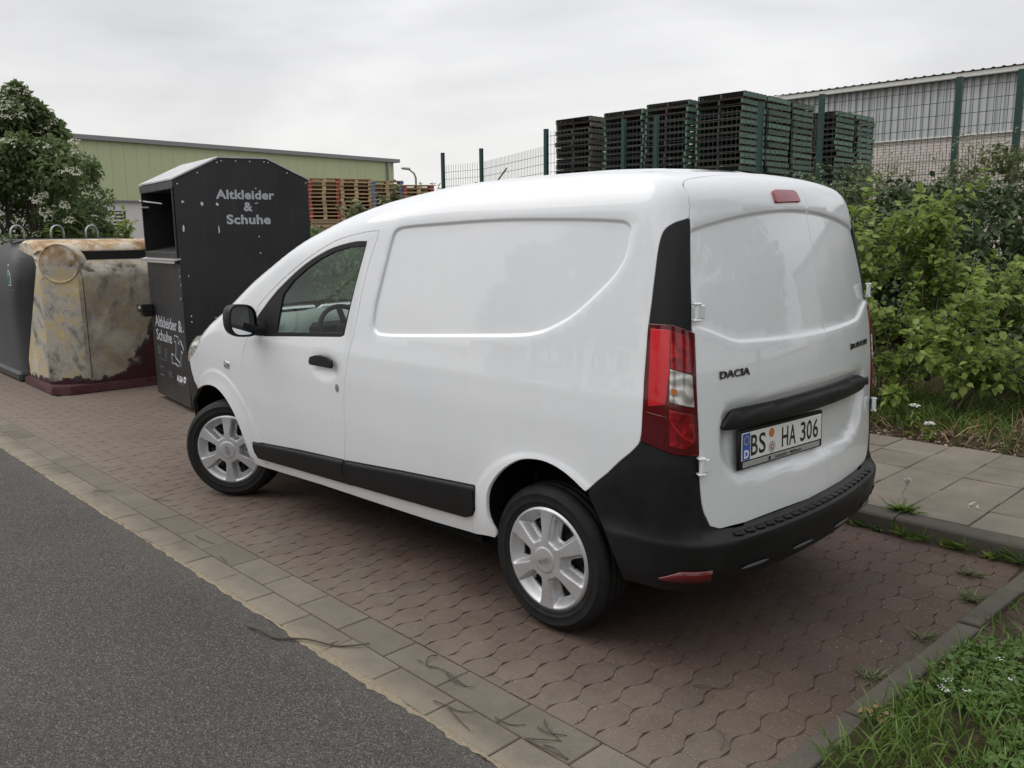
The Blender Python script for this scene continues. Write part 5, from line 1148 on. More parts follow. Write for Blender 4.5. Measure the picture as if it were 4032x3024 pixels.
FN2=empty('low_fence',(17,-17,0)); tag(FN2,'short green fence posts with slanting strut seen behind the van roof','fence')
for x,y,z in ((18.6,-16.2,3.35),(14.6,-16.6,3.12)):
    m=MB(); m.box((x-17,y+17,z/2),(.09,.09,z)); m.build('post',M_fence,FN2)
m=MB(); m.tube([(18.6-17,-15.9+17,2.2),(16.6-17,-15.6+17,3.65)],.025,6); m.build('strut',M_trim,FN2)
m=MB(); m.box((-.4,.2,2.6),(4.4,.04,.05),rz=R(-6)); m.build('rail',M_fence,FN2)
BB=MB(); a0,a1=Vector((17.5,-20,2.75)),Vector((12.5,-21,3.75)); dd=(a1-a0); BB.box(tuple((a0+a1)/2),(dd.length,.12,.16),ax=Matrix.Rotation(math.atan2(dd.y,dd.x),3,'Z')@Matrix.Rotation(-math.asin(dd.z/dd.length),3,'Y'))
BB.box((12.5,-21,1.85),(.14,.14,3.2)); o=BB.build('barrier_pole',mat('yellow_paint',(.40,.28,.05),.6)); tag(o,'raised yellow barrier pole slanting behind the fence','barrier')
# street lamp beside the warehouse
LP=empty('street_lamp',(31.9,-24.5,0)); tag(LP,'grey street lamp head on a short arm right of the warehouse','street lamp')
m=MB(); m.tube([(0,0,0),(0,0,4.5),(-.05,.15,4.72),(-.2,.55,4.86)],[.07,.05,.045,.04],8); m.build('mast',M_galv,LP,smooth=True)
m=MB(); m.box((-.33,.88,4.90),(.18,.72,.12),rz=R(20),bev=.05); m.build('lamp_head',M_galv,LP,auto=40)
# ------------------------------------------------------------- vegetation
def leafmat(name,c0,c1,c2,trans=.35,rough=.5):
    m=bpy.data.materials.new(name); m.use_nodes=True; nt=m.node_tree; b=nt.nodes['Principled BSDF']; g=NG(nt); r=g.island()
    c=g.ramp(r,[(0,c0),(.55,c1),(1,c2)]); g.to(b,Base_Color=c); b.inputs['Roughness'].default_value=rough; b.inputs['Specular IOR Level'].default_value=.35
    t=g.n('BsdfTranslucent',{'Color':c}); mx=g.n('MixShader',{0:trans,1:b.outputs[0],2:t.outputs[0]}); nt.links.new(mx.outputs[0],nt.nodes['Material Output'].inputs[0]); return m
L_elder=leafmat('elder_leaf',(.085,.125,.045),(.14,.195,.072),(.22,.27,.12),.5); L_light=leafmat('poplar_leaf',(.16,.235,.045),(.24,.325,.070),(.36,.43,.13),.5); L_dark=leafmat('dark_hedge_leaf',(.030,.052,.020),(.056,.090,.032),(.10,.135,.052),.25)
L_olive=leafmat('dusty_hedge_leaf',(.105,.130,.055),(.16,.19,.082),(.24,.26,.14),.3); L_grass=leafmat('grass_blade',(.070,.130,.022),(.115,.195,.036),(.19,.26,.07),.35); L_clov=leafmat('clover_leaf',(.06,.13,.025),(.09,.17,.038),(.12,.2,.055),.3)
L_dry=leafmat('dry_leaf',(.20,.12,.06),(.34,.22,.12),(.45,.33,.20),.2); L_flow=leafmat('cream_flower',(.50,.50,.38),(.62,.61,.48),(.70,.68,.56),.3); L_white=leafmat('white_flower',(.6,.6,.55),(.7,.7,.66),(.75,.75,.7),.2)
M_bark=mat('bark',(.065,.052,.040),.9); M_twig=mat('young_twig',(.13,.115,.07),.8); M_dtwig=mat('dry_twig',(.075,.058,.043),.85)
def leaves(P,A_,N_,L,Wd,fold=.25):
    """arrays: base points, axis, normal, length, width -> folded leaves of two faces each"""
    P=np.asarray(P);A_=A_/np.linalg.norm(A_,axis=1,keepdims=True); N_=N_-(N_*A_).sum(1,keepdims=True)*A_; N_/=np.linalg.norm(N_,axis=1,keepdims=True)+1e-9; S_=np.cross(A_,N_)
    L=np.asarray(L)[:,None];Wd=np.asarray(Wd)[:,None]; dr=RNG.uniform(.05,.28,(len(P),1)); t=P+A_*L-N_*L*dr
    def e(u,w,sg): return P+A_*L*u+S_*Wd*w*sg+N_*(Wd*w*fold*2-L*dr*u*u)
    V=np.stack([P,e(.22,.42,-1),e(.58,.44,-1),t,e(.58,.44,1),e(.22,.42,1)],1).reshape(-1,3); n=len(P); i=np.arange(n)*6; F=np.concatenate([np.stack([i,i+1,i+2,i+3],1),np.stack([i,i+3,i+4,i+5],1)]); return V,F
def fastmesh(name,V,F,m,parent=None):
    me=bpy.data.meshes.new(name); V=np.asarray(V,np.float32);F=np.asarray(F,np.int32); k=F.shape[1]
    me.vertices.add(len(V)); me.vertices.foreach_set('co',V.ravel()); me.loops.add(F.size); me.loops.foreach_set('vertex_index',F.ravel()); me.polygons.add(len(F)); me.polygons.foreach_set('loop_start',np.arange(0,F.size,k,dtype=np.int32))
    me.materials.append(m); me.update(calc_edges=True); me.validate(); o=bpy.data.objects.new(name,me); COL.objects.link(o)
    if parent is not None: o.parent=parent
    return o
def rv(n): v=RNG.normal(size=(n,3)); return v/np.linalg.norm(v,axis=1,keepdims=True)
def blob_foliage(centers,rad,n,L,Wd,up=.5,shell=.55):
    """leaves scattered through overlapping clumps, denser to their outside"""
    c=np.asarray(centers); k=RNG.integers(0,len(c),n); d=rv(n); rr=np.asarray(rad)[k]*(shell+(1-shell)*RNG.random(n)**.5)*(.85+.3*RNG.random(n)); P=c[k]+d*rr[:,None]*np.array([1,1,.85])
    A_=d*.5+rv(n)*.8+np.array([0,0,-.35]); N_=d*.6+rv(n)*.5+np.array([0,0,up]); s=.6+.8*RNG.random(n); return leaves(P,A_,N_,L*s,Wd*s)
def limbs(base,tips,r0,m,wob=.08,taper=.25):
    for t in tips:
        b=np.array(base,float); t=np.array(t,float); pts=[b+(t-b)*k/5+(rv(1)[0]*wob*np.linalg.norm(t-b)*.5 if 0<k<5 else 0)+np.array([0,0,.10*math.sin(PI*k/5)*np.linalg.norm(t-b)]) for k in range(6)]
        m.tube(pts,[r0*(1-(1-taper)*k/5) for k in range(6)],6)
def elder():
    T=empty('elder_tree',(12.02,-.87,0)); tag(T,'bushy elder tree with cream flower clusters behind the grey glass container','tree')
    C=[];Rd=[]
    for i in range(78):
        z=RNG.uniform(.55,3.6); w=1.25*np.interp(z,[.8,1.6,2.4,2.9,3.3,3.7],[1.1,1.15,1.02,.80,.42,.12]); a=RNG.uniform(0,2*PI); r=w*math.sqrt(RNG.uniform(.15,1)); C.append((r*math.cos(a),r*math.sin(a),z)); Rd.append(np.interp(z,[.8,2.6,3.6],[.46,.36,.20])*RNG.uniform(.7,1.15))
    for i_,c_ in enumerate(C):
        q_=c_[0]*-.5+c_[1]*-.866; o_=q_+Rd[i_]*.9-np.interp(c_[2],[.5,2,2.5,2.9,3.3,3.8],[.98,1.0,.95,.80,.52,.15])
        if o_>0: C[i_]=(c_[0]+.5*o_,c_[1]+.866*o_,c_[2])
    C+=[(-.12,.10,3.58),(-.10,.05,3.76),(-.05,.15,3.35)]; Rd+=[.2,.14,.26]; C=np.array(C);Rd=np.array(Rd)
    V,F=blob_foliage(C,Rd,44000,.085,.042,.5,.5); fastmesh('crown',V,F,L_elder,T)
    m=MB(); limbs((0,0,.05),[c for c in C[::4]],.055,m); m.build('trunk',M_bark,T,smooth=True)
    fv=[];ff=[];b=0
    for i in range(210):
        k=RNG.integers(0,len(C)); d=rv(1)[0]; d[2]=abs(d[2])*.6; d[0]-=.9; d[1]+=.35; d/=np.linalg.norm(d); c=C[k]+d*Rd[k]*1.12; n=34; a=RNG.uniform(0,2*PI,n); r=.080*np.sqrt(RNG.random(n))*RNG.uniform(.6,1.2)
        w=np.array([-.55,.25,.8])+rv(1)[0]*.25; w/=np.linalg.norm(w); u=np.cross(w,[0,0,1.]); u/=np.linalg.norm(u); v_=np.cross(w,u); P=c+(r*np.cos(a))[:,None]*u+(r*np.sin(a))[:,None]*v_-w*(r*.35)[:,None]+RNG.normal(0,.006,(n,3))
        v,f=leaves(P,u*np.cos(a)[:,None]+v_*np.sin(a)[:,None],np.tile(w,(n,1))+rv(n)*.3,np.full(n,.028),np.full(n,.026)); fv.append(v); ff.append(f+b); b+=len(v)
    fastmesh('blossoms',np.vstack(fv),np.vstack(ff),L_flow,T)
elder()
def shoots(name,label,cat,base,tips,leafL,leafW,nleaf,lm,tm=None,r0=.012,droop=.3,group=None,twigs=3,stemwob=.05):
    """a shrub of long leafy shoots"""
    T=empty(name,base); tag(T,label,cat,group); m=MB(); PP=[];AA=[]
    for t in tips:
        t=np.array(t,float); b=np.array([RNG.normal(0,.04),RNG.normal(0,.04),0]); L=np.linalg.norm(t-b); n=9; w=rv(1)[0]*stemwob*L; pts=np.array([b+(t-b)*k/(n-1)+w*math.sin(PI*k/(n-1))+np.array([0,0,.12*L*math.sin(PI*k/(n-1))]) for k in range(n)])
        m.tube(pts,[r0*(1-.75*k/(n-1)) for k in range(n)],6); segs=[pts[2:]]
        for q in range(twigs):
            k=RNG.integers(2,n-2); d=(pts[k+1]-pts[k]); d/=np.linalg.norm(d); e=d*.6+rv(1)[0]*.7+np.array([0,0,.15]); e/=np.linalg.norm(e); l2=L*RNG.uniform(.18,.36); tw=np.array([pts[k]+e*l2*j/4+np.array([0,0,-.04*l2*(j/4)**2]) for j in range(5)]); m.tube(tw,[r0*.45*(1-.15*j) for j in range(5)],5); segs.append(tw)
        for s in segs:
            n2=max(4,int(nleaf*np.linalg.norm(s[-1]-s[0]))); u=RNG.uniform(0,len(s)-1.001,n2); i=u.astype(int); f=(u-i)[:,None]; P=s[i]*(1-f)+s[i+1]*f; d=s[i+1]-s[i]; d/=np.linalg.norm(d,axis=1,keepdims=True); o=rv(n2); o-=(o*d).sum(1,keepdims=True)*d; o/=np.linalg.norm(o,axis=1,keepdims=True)+1e-9
            PP.append(P+o*.022); AA.append(o*.9+d*.5+np.array([0,0,-droop]))
    P=np.vstack(PP);A_=np.vstack(AA);n=len(P); s=.55+.75*RNG.random(n); V,F=leaves(P,A_,np.tile([-.15,.25,1.],(n,1))+rv(n)*.45,leafL*s,leafW*s); fastmesh('foliage',V,F,lm,T); m.build('stems',tm or M_twig,T,smooth=True); return T
def spread(n,h,r,lean=(0,0),hv=.25): return [(lean[0]+r*math.cos(a)*q,lean[1]+r*math.sin(a)*q,h*RNG.uniform(1-hv,1)) for a,q in zip(RNG.uniform(0,2*PI,n),RNG.uniform(.3,1,n))]
GS='young light green saplings beside the pavement'
for ds,b,tp,n,hv in (('tallest light green sapling directly right of the van rear',(1.05,-4.45,.25),spread(13,1.62,.55),60,0),('light green sapling with upright twin stems right of the van',(.45,-4.75,.3),spread(12,1.75,.36,(.05,0),.18),62,0),
    ('light green sapling arching low to the right over the grass',(.55,-4.0,.18),[(-.45,-.05,.78),(-.75,.05,1.02),(-.95,.0,.72),(-.3,.2,.5),(.1,.15,.85),(-.25,-.1,1.1),(.3,.1,.75),(-.60,.1,.42),(-.8,-.2,.9),(-1.05,-.05,.98),(-.5,.15,.62)],58,0),
    ('small dense light green sapling low beside the bumper',(1.15,-3.85,.15),spread(16,.95,.5),66,0),('light green sapling shoots in the middle of the thicket',(.15,-5.1,.3),spread(12,1.2,.6),56,0),('low light green sapling spreading over the bank grass',(-.05,-4.1,.2),spread(12,.62,.6,(-.1,0)),60,0)):
    shoots('sapling',ds,'sapling',b,tp,.066,.052,int(n*1.3),L_light,group=GS,r0=.011)
def bush(label,x,y,z0,w,d,h,n,L,Wd,lm,group=None,name='bush',cat='bush',twig=True,nc=26,up=.5):
    T=empty(name,(x,y,z0)); tag(T,label,cat,group); C=[];Rd=[]
    for i in range(nc):
        a=RNG.uniform(0,2*PI); r=math.sqrt(RNG.random()); z=RNG.uniform(.12,1.)*h; q=1-.35*(z/h)**2; C.append((w/2*r*q*math.cos(a),d/2*r*q*math.sin(a),z*RNG.uniform(.8,1))); Rd.append(min(w,d,h)*.22*RNG.uniform(.6,1.25))
    V,F=blob_foliage(C,Rd,n,L,Wd,up,.45); fastmesh('foliage',V,F,lm,T); m=MB(); limbs((0,0,-.05),C[::3],.018,m); m.build('branches',M_bark,T,smooth=True); return T
GH='dark hedge bushes below the fence'
for i,(x,w,h,ds) in enumerate(((4.4,2.6,1.75,'dark hedge bush mostly hidden behind the van rear'),(2.6,2.6,1.9,'dark hedge bush behind the light green saplings'),(.9,2.7,1.85,'dark hedge bush right of the saplings'),(-.7,2.8,2.0,'dark hedge bush at the right edge of the picture'),(-2.6,3.,2.0,'dark hedge bush outermost on the right'))):
    bush(ds,x,-7.6,.30,w,2.0,h,7500,.085,.05,L_dark,GH,nc=30)
GO='dusty olive shrubs climbing the fence'
for i,(x,w,h,ds) in enumerate(((5.9,2.4,2.0,'dusty olive shrub on the fence above the van rear corner'),(3.8,2.6,2.15,'dusty olive shrub on the fence under the green pallets'),(1.9,2.6,2.35,'dusty olive shrub on the fence by the thick post'),(-.1,2.8,2.6,'dusty olive shrub on the fence at the right edge'),(-2.3,2.8,2.5,'outermost dusty olive shrub on the fence'))):
    bush(ds,x,-10.6,.40,w,1.5,h,6500,.075,.042,L_olive,GO,nc=34)
    shoots('vine','wiry pale shoots above the '+ds.replace('dusty ',''),'vine',(x,-10.9,.5),spread(14,h+.25,1.2,hv=.18),.06,.035,16,L_olive,group='shoots over the hedge',r0=.006,twigs=2)
bush('low leafy weed clump at the foot of the saplings',.9,-3.72,.1,1.5,.7,.45,2600,.06,.045,L_light,nc=20,up=.8)
bush('dark leafy nettle clump right of the saplings',-.35,-5.2,.25,1.5,1.2,.75,3200,.08,.05,L_olive,nc=20,up=.8)
bush('dark green nettle clump near the right edge',-1.5,-5.6,.25,1.8,1.4,.9,3600,.08,.05,L_elder,nc=20,up=.8)
bush('dark hedge bush behind the clothes bank under the pale pallets',17.5,-8.9,.2,4.2,2.2,1.65,5200,.12,.07,L_olive,nc=34)
bush('dark low bush behind the van bonnet',12.5,-6.2,.2,3.6,2.2,1.65,4200,.10,.06,L_dark,nc=30)
GY='yellow green saplings in the yard'
shoots('sapling','yellow green sapling between the elder and the clothes bank','sapling',(24.6,-6.9,.1),spread(9,2.3,.42),.16,.10,22,L_light,group=GY,r0=.02)
shoots('sapling','yellow green sapling in front of the dark pallets','sapling',(20.2,-4.25,.1),spread(9,2.1,.35),.14,.09,22,L_light,group=GY,r0=.02)
shoots('sapling','yellow green sapling at the foot of the elder','sapling',(11.0,-.9,.05),spread(10,1.9,.45),.10,.06,26,L_light,group=GY,r0=.014)
shoots('sapling','green sapling in front of the pale pallets','sapling',(21.2,-13.2,.2),spread(7,2.75,.32,hv=.15),.17,.11,20,L_olive,group=GY,r0=.02)
shoots('sapling','thin green sapling before the last pale pallet stack','sapling',(19.2,-13.2,.2),spread(6,3.05,.22,hv=.15),.16,.10,20,L_olive,group=GY,r0=.02)
shoots('birch_tree','thin birch with hanging twigs right of the lamp','tree',(33.0,-27.2,.2),spread(12,4.6,.95,hv=.45),.17,.10,16,L_olive,r0=.05,twigs=5)
shoots('birch_tree','small birch seen through the left end of the fence','tree',(24.0,-22.6,.2),spread(10,3.5,.75,hv=.4),.15,.09,14,L_olive,r0=.04,twigs=4)
bush('round tree top showing above the warehouse roof',72,-21.2,0,5.,5.,9.6,3500,.5,.3,L_dark,name='distant_tree',cat='tree',nc=30)
# hedge along the bank beyond the van, seen through its cab windows
for x,y,w,h,ds in ((6.2,-5.4,2.6,1.45,'green hedge bush seen through the van cab, nearest part'),(8.4,-5.2,2.6,1.5,'green hedge bush seen through the van cab, middle part'),(10.6,-4.9,2.6,1.45,'green hedge bush seen through the van cab, farthest part')):
    bush(ds,x,y,.25,w,1.9,h,4200,.09,.055,L_elder,'hedge bushes behind the van cab',nc=26)
# ------------------------------------------------------------- trees around, standing outside the frame but mirrored in the paint
def bigtree(label,x,y,h,w,n=5200,lm=L_dark,leaf=.26):
    T=empty('broadleaf_tree',(x,y,0)); tag(T,label,'tree','trees around the parking bay'); C=[];Rd=[]
    for i in range(34):
        z=RNG.uniform(.30,1)*h; q=np.interp(z/h,[.3,.5,.75,1],[.6,1,.85,.25]); a=RNG.uniform(0,2*PI); r=w*q*math.sqrt(RNG.random())*.8; C.append((r*math.cos(a),r*math.sin(a),z)); Rd.append(w*.30*RNG.uniform(.7,1.2))
    V,F=blob_foliage(C,Rd,n,leaf,leaf*.6,.5,.4); fastmesh('crown',V,F,lm,T); m=MB(); m.tube([(0,0,-.1),(.05,.02,h*.25),(0,.05,h*.5),(0,0,h*.8)],[.16,.13,.09,.03],8); limbs((0,0,h*.28),C[::4],.06,m); m.build('trunk',M_bark,T,smooth=True)
for ds,x,y,h,w in (('broadleaf tree across the road, mirrored in the van side',9.5,14.5,6.4,2.3),('broader tree across the road, mirrored behind the rear wheel',5.6,15.2,6.8,2.6),('small tree across the road opposite the clothes bank',13.2,15.5,5.2,1.8),('tall tree at the roadside behind the photographer',-9,13.5,7.5,3.),('tall tree on the verge right of the photographer',-8.5,-7.8,7.5,2.9),('broad tree at the end of the pavement',-13,-4.2,7.,3.),('slender tree on the verge behind the grass',-12.,2.4,6.2,2.2)):
    bigtree(ds,x,y,h,w)
m=MB(); m.tube([(0,0,0),(0,0,6.6),(.0,-.3,7.0),(0,-1.2,7.2)],[.08,.06,.05,.045],8); m.box((0,-1.6,7.22),(.22,.8,.12),bev=.04); o=m.build('street_lamp',M_galv,auto=40); o.location=(16.5,11.5,0); tag(o,'tall street lamp with curved arm on the far side of the road','street lamp')
# ------------------------------------------------------------- grass verge, weeds, litter
def grass(name,label,xy,hmin,hmax,w,lm,zf,lean=.5,cat='grass'):
    n=len(xy); P=np.column_stack([xy,[zf(a,b) for a,b in xy]]); d=rv(n)*np.array([1,1,.15])*lean+np.array([0,0,1.]); L=RNG.uniform(hmin,hmax,n)
    d/=np.linalg.norm(d,axis=1,keepdims=True); s=np.cross(d,rv(n)); s/=np.linalg.norm(s,axis=1,keepdims=True)+1e-9; o=d*np.array([1,1,0]); bend=o*.55+np.array([0,0,-.22]); W_=w*RNG.uniform(.6,1.3,n)
    l0=P-s*W_[:,None]/2; r0=P+s*W_[:,None]/2; m_=P+d*L[:,None]*.55; l1=m_-s*W_[:,None]*.42; r1=m_+s*W_[:,None]*.42; t=P+d*L[:,None]+bend*L[:,None]*.55
    V=np.stack([l0,r0,r1,l1,t],1).reshape(-1,3); i=np.arange(n)*5; F=np.concatenate([np.stack([i,i+1,i+2],1),np.stack([i,i+2,i+3],1),np.stack([i+3,i+2,i+4],1)]); o=fastmesh(name,V,F,lm)
    if label: tag(o,label,cat,kind='stuff')
    return o
def patchy(n,x0,x1,y0,y1,f,th=.45):
    out=[]
    while len(out)<n:
        q=RNG.uniform([x0,y0],[x1,y1],(n,2)); v=f(q[:,0],q[:,1]); out+=list(q[RNG.random(n)<v])
    return np.array(out[:n])
xe=lambda y:-1.245-.055*(1.05-y)
q=patchy(15000,-3.4,-1.2,-1.3,1.9,lambda x,y:(x<xe(y)-.0+.02*np.sin(y*23))*(.35+.65*(np.sin(x*4.1+1.3)*np.sin(y*3.3+.4)>-.25)))
grass('verge_grass','long green grass of the verge in the lower right corner',q,.045,.13,.0062,L_grass,vz,.85)
q=patchy(5200,-9,-1.9,-1.33,1.6,lambda x,y:np.full(len(x),.8)); grass('verge_grass','rough grass of the verge further from the bay',q,.06,.18,.010,L_grass,vz,.7)
q=patchy(2600,-2.6,-1.2,-.3,1.6,lambda x,y:(x<xe(y)-.01)*(np.sin(x*5.1+2)*np.sin(y*4.3+1.4)>.0))
n=len(q); V,F=leaves(np.column_stack([q,[vz(a,b)+.035 for a,b in q]]),rv(n)*np.array([1,1,.2]),np.tile([0,0,1.],(n,1))+rv(n)*.35,RNG.uniform(.018,.034,n),RNG.uniform(.018,.030,n),.1); o=fastmesh('clover',V,F,L_clov); tag(o,'round leaved clover between the grass by the edging stones','clover',kind='stuff')
def tuft(name,label,cat,x,y,z,n,L,Wd,lm,group=None,blade=True,flat=.6):
    T=None; a=RNG.uniform(0,2*PI,n); P=np.column_stack([x+RNG.normal(0,.012,n),y+RNG.normal(0,.012,n),np.full(n,z)]); d=np.stack([np.cos(a)*flat,np.sin(a)*flat,RNG.uniform(.25,1.,n)],1); V,F=leaves(P-np.array([x,y,z]),d,np.tile([0,0,1.],(n,1))+rv(n)*.2,L*RNG.uniform(.5,1.1,n),np.full(n,Wd),.2)
    o=fastmesh(name,V,F,lm); o.location=(x,y,z); tag(o,label,cat,group); return o
WD=[(-.376,-1.322,'leafy weed at the kerb foot closest to the bumper',.055,.022,16,L_light),(-.443,-1.312,'upright weed with round leaves at the kerb foot',.07,.018,14,L_clov),(-.517,-1.310,'broad leaved weed at the kerb joint',.05,.024,14,L_clov),(-.665,-1.300,'spiky grass tuft at the kerb foot, first after the joint',.13,.007,34,L_grass),(-.759,-1.305,'tall spiky grass tuft at the kerb foot',.14,.008,38,L_grass),(-.857,-1.305,'small mixed weed between two grass tufts at the kerb',.05,.016,16,L_light),
    (-.945,-1.295,'spreading grass tuft in the middle of the kerb',.13,.008,36,L_grass),(-.995,-1.30,'single tall grass tuft leaning on the kerb',.16,.008,14,L_grass),(-1.088,-1.285,'flat feathery weed at the kerb foot',.06,.018,26,L_light),(-1.15,-1.31,'thin grass tuft near the end of the kerb',.11,.007,22,L_grass),(-1.236,-1.30,'large grass tuft at the corner of kerb and edging',.15,.009,46,L_grass)]
for x,y,ds,L,w,n,lm in WD: tuft('weed',ds,'weed',x,y-.012,.0,n,L,w,lm,'weeds along the kerb foot')
for x,y,ds,n in ((-1.205,-.68,'sprawling wispy weed in the paving next to the edging',60),(-1.165,-.142,'small pale weed in a paving joint by the edging',24),(-1.15,.317,'mossy weed in a paving joint near the grass',34),(-1.097,-.984,'dry wispy weed in the paving near the kerb corner',36)): tuft('weed',ds,'weed',x,y,.0,n,.085,.006,L_olive,'weeds in the paving joints',flat=1.)
# dandelion with seed head on the kerb
DL=empty('dandelion',(-.60,-1.447,.1)); tag(DL,'dandelion with white seed head growing on the kerb edge behind the bumper','dandelion'); n=46; a=RNG.uniform(0,2*PI,n)
V,F=leaves(np.column_stack([RNG.normal(0,.03,n),RNG.normal(0,.012,n),np.zeros(n)]),np.stack([np.cos(a),np.sin(a)*.7,RNG.uniform(.25,.9,n)],1),np.tile([0,0,1.],(n,1)),RNG.uniform(.05,.11,n),np.full(n,.016),.2); fastmesh('leaves',V,F,L_grass,DL)
m=MB(); m.tube([(0,0,0),(-.01,0,.06),(.005,.0,.10),(-.012,-.0,.14),(-.02,0,.165)],.0032,6); m.build('stalk',mat('pale_stalk',(.42,.40,.27),.6),DL,smooth=True)
n=260; d=rv(n); V,F=leaves(np.tile([-.02,0,.178],(n,1))+d*.006,d,rv(n),np.full(n,.016),np.full(n,.003)); fastmesh('seed_head',V,F,L_white,DL)
# grass, nettles and litter on the bank
q=patchy(15000,-2.4,3.2,-6.2,-3.25,lambda x,y:np.clip(.25+.75*(np.sin(x*2.3+.7)*np.sin(y*2.9+1.)),.02,1)*(np.where(y>-3.6,.10,1.))); grass('bank_grass','long uneven grass on the bank behind the pavement',q,.08,.30,.008,L_grass,lambda x,y:float(bz(x,y)),.75)
q=patchy(2600,-2.6,2.5,-4.6,-3.2,lambda x,y:np.where(y>-3.9,1.,.35)); n=len(q); V,F=leaves(np.column_stack([q,[float(bz(a,b))+.012 for a,b in q]]),rv(n)*np.array([1,1,.25]),np.tile([0,0,1.],(n,1))+rv(n)*.6,RNG.uniform(.02,.06,n),RNG.uniform(.012,.03,n),.15)
L_lit=leafmat('leaf_litter',(.060,.036,.022),(.12,.075,.048),(.36,.30,.22),.05); o=fastmesh('leaf_litter',V,F,L_lit); tag(o,'brown leaf litter along the back edge of the pavement','leaf litter',kind='stuff')
q=patchy(2600,-2.4,3.,-5.2,-3.35,lambda x,y:np.full(len(x),.5)); o=grass('dry_grass','straw coloured dead grass on the bank',q,.08,.26,.006,L_dry,lambda x,y:float(bz(x,y)),1.3,'grass')
for x,y,z,ds in ((.06,-3.44,.24,'taller white yarrow by the saplings behind the pavement'),(-.09,-3.36,.12,'low white yarrow at the pavement edge')):
    T=empty('yarrow',(x,y,float(bz(x,y)))); tag(T,ds,'flower'); m=MB(); m.tube([(0,0,0),(.01,.01,z*.6),(.0,0,z)],.004,5); m.build('stalk',M_twig,T,smooth=True)
    n=90; a=RNG.uniform(0,2*PI,n); r=.032*np.sqrt(RNG.random(n)); V,F=leaves(np.stack([r*np.cos(a),r*np.sin(a),z+.01-r*.2],1),rv(n)*np.array([1,1,.2]),np.tile([0,0,1.],(n,1)),np.full(n,.018),np.full(n,.016)); fastmesh('flower_head',V,F,L_white,T)
    n=26; V,F=leaves(np.column_stack([RNG.normal(0,.01,n),RNG.normal(0,.01,n),RNG.uniform(0,z*.8,n)]),rv(n)*np.array([1,1,.4]),np.tile([0,0,1.],(n,1)),np.full(n,.07),np.full(n,.016)); fastmesh('leaves',V,F,L_light,T)
m=MB(); m.tube([(-.10,-4.78,.38),(-.05,-5.2,.52),(.0,-5.8,.78),(.06,-6.4,1.02)],[.016,.015,.013,.008],7); o=m.build('fallen_branch',mat('bare_branch',(.34,.31,.26),.8),smooth=True); tag(o,'bare grey branch leaning out of the hedge at the right edge','branch')
TW=[[[0.949,1.717],[0.854,1.7],[0.764,1.687],[0.696,1.642],[0.633,1.605],[0.523,1.555],[0.465,1.506],[0.426,1.455]],
[[0.161,1.322],[0.169,1.357],[0.137,1.396],[0.079,1.384],[0.011,1.386],[-0.051,1.393],[-0.102,1.399],[-0.128,1.386]],
[[0.187,1.4],[0.158,1.399]],
[[0.029,1.387],[-0.038,1.413],[-0.094,1.399]],
[[-0.088,1.549],[-0.141,1.542],[-0.201,1.527],[-0.249,1.495]],
[[-0.161,1.541],[-0.227,1.565],[-0.276,1.573],[-0.317,1.584]],
[[-0.32,1.47],[-0.364,1.475],[-0.395,1.459],[-0.429,1.431]],
[[-0.485,1.49],[-0.535,1.458],[-0.574,1.414]],
[[-0.455,1.362],[-0.491,1.394],[-0.546,1.407],[-0.582,1.42]],
[[-0.466,1.411],[-0.52,1.418],[-0.57,1.377]],
[[-0.552,1.476],[-0.599,1.467],[-0.659,1.48]],
[[-0.485,1.49],[-0.56,1.493],[-0.659,1.472]],
[[-0.7,0.824],[-0.728,0.794],[-0.775,0.771],[-0.811,0.719]],
[[-0.924,1.008],[-0.964,1.046],[-0.98,1.094]],
[[3.045,1.232],[2.929,1.164]],
[[3.531,1.424],[3.418,1.341]],
[[2.214,1.35],[2.115,1.358],[2.005,1.338]],
[[1.803,1.407],[1.7,1.427]],
]
TL=['long crooked twig lying across the asphalt edge and gutter','curled dark twig on the gutter beside the rear wheel','tiny twig scrap beside the curled twig','forked twig piece inside the curled twig','thin twig on the sand by the asphalt','short twig crossing the sandy gutter edge','bent twig on the gutter joint','straight twig of the near twig cluster','arched twig of the near twig cluster','crossing twig of the near twig cluster','short twig at the lower end of the twig cluster','long twig along the gutter joint in the twig cluster','wavy twig on the red paving behind the rear wheel','small curved twig on the red paving near the edging','twig on the red paving beside the front wheel','twig across the gutter near the front wheel','thin twig on the gutter below the van sill','short twig crossing the gutter joint']
for P_,ds in zip(TW,TL):
    r=.0058 if 'long crooked' in ds else .0026; pts=[(x,y,.006+r+.004*math.sin(i*2.1)) for i,(x,y) in enumerate(P_)]; pts=catmull(np.array(pts),4); k=len(pts); m=MB(); m.tube(list(pts),[r*(1-.55*i/k)*random.uniform(.85,1.15) for i in range(k)],6)
    if 'long crooked' in ds or 'curled dark' in ds:
        for q in (k//3,2*k//3): b=pts[q]; m.tube([tuple(b),(b[0]-.03+random.uniform(-.02,.02),b[1]+random.uniform(-.035,.035),b[2]+.008)],[r*.6,r*.25],5)
    o=m.build('twig',M_dtwig,smooth=True); tag(o,ds,'twig','twigs on the ground')
V,F=[],[]; b=0
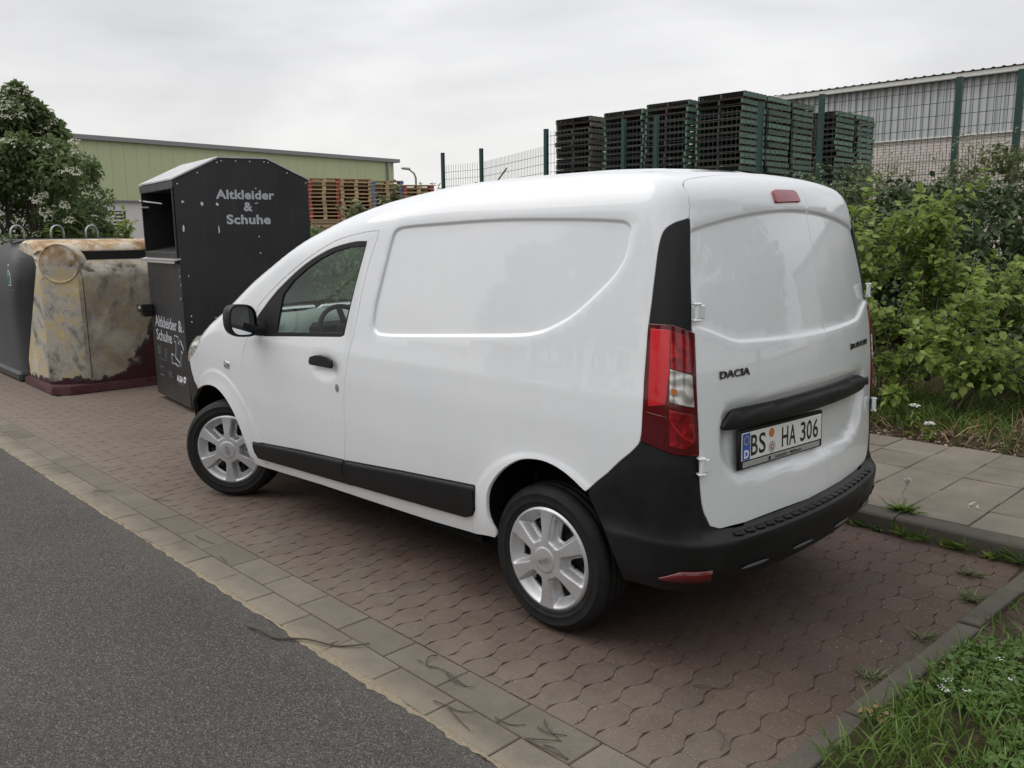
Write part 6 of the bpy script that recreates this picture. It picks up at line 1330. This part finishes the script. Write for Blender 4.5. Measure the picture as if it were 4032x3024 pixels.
q=np.vstack([np.column_stack([RNG.uniform(-1.1,4.5,900),RNG.uniform(1.12,1.36,900)-.0]),np.column_stack([RNG.uniform(-1.15,5,260),RNG.uniform(-1.2,1.2,260)]),np.column_stack([RNG.uniform(-1.2,-.9,90),RNG.uniform(-1.25,.2,90)])])
for x,y in q:
    s=RNG.uniform(.0012,.0032)*(2.2 if RNG.random()<.04 else 1); z=.0015; a=RNG.uniform(0,2*PI); c,s_=math.cos(a)*s,math.sin(a)*s; y=y-.0267*x
    V+=[(x+c,y+s_,z),(x-s_,y+c,z),(x-c,y-s_,z),(x+s_,y-c,z),(x,y,z+s*1.1)]; F+=[(b,b+1,b+4),(b+1,b+2,b+4),(b+2,b+3,b+4),(b+3,b,b+4)]; b+=5
o=obj('grit',V,F,mat('pale_grit',(.30,.27,.22),.9)); tag(o,'fine pale grit scattered over paving and gutter','grit',kind='stuff')
for x,y,z,ds in ((-1.292,.60,.03,'crisp tan dry leaf lying on the edging by the grass'),(-1.325,.30,.03,'smaller tan dry leaf further up the edging'),(-1.33,.05,.03,'pale dry stalk leaf on the edging next to the grass'),(-.881,-1.771,.105,'star shaped pale leaf on a pavement slab'),(.12,.42,.004,'small pale leaf scrap on the red paving')):
    n=9 if 'crisp' in ds else 6; V,F=leaves(RNG.normal(0,.018,(n,3))*np.array([1,1,.2])+np.array([0,0,.012]),rv(n)*np.array([1,1,.4]),np.tile([0,0,1.],(n,1))+rv(n)*.5,np.full(n,.045 if n==9 else .03),np.full(n,.022 if n==9 else .010),.3); o=fastmesh('dry_leaf',V,F,L_dry if 'star' not in ds else L_flow); o.location=(x,y,z); tag(o,ds,'leaf','dry leaves on the ground')
n=0
for x,y in [(-1.503,.052),(-1.419,.341),(-1.436,.423),(-1.572,.182),(-1.485,.376),(-1.414,.403)]:
    k=8; V,F=leaves(RNG.normal(0,.006,(k,3))*np.array([1,1,.4]),rv(k)*np.array([1,1,.3]),np.tile([0,0,1.],(k,1)),np.full(k,.007),np.full(k,.006)); o=fastmesh('white_blossom',V,F,L_white); o.location=(x,y,.11); tag(o,'tiny white flower heads scattered in the verge grass','flower','tiny white flowers in the verge grass')
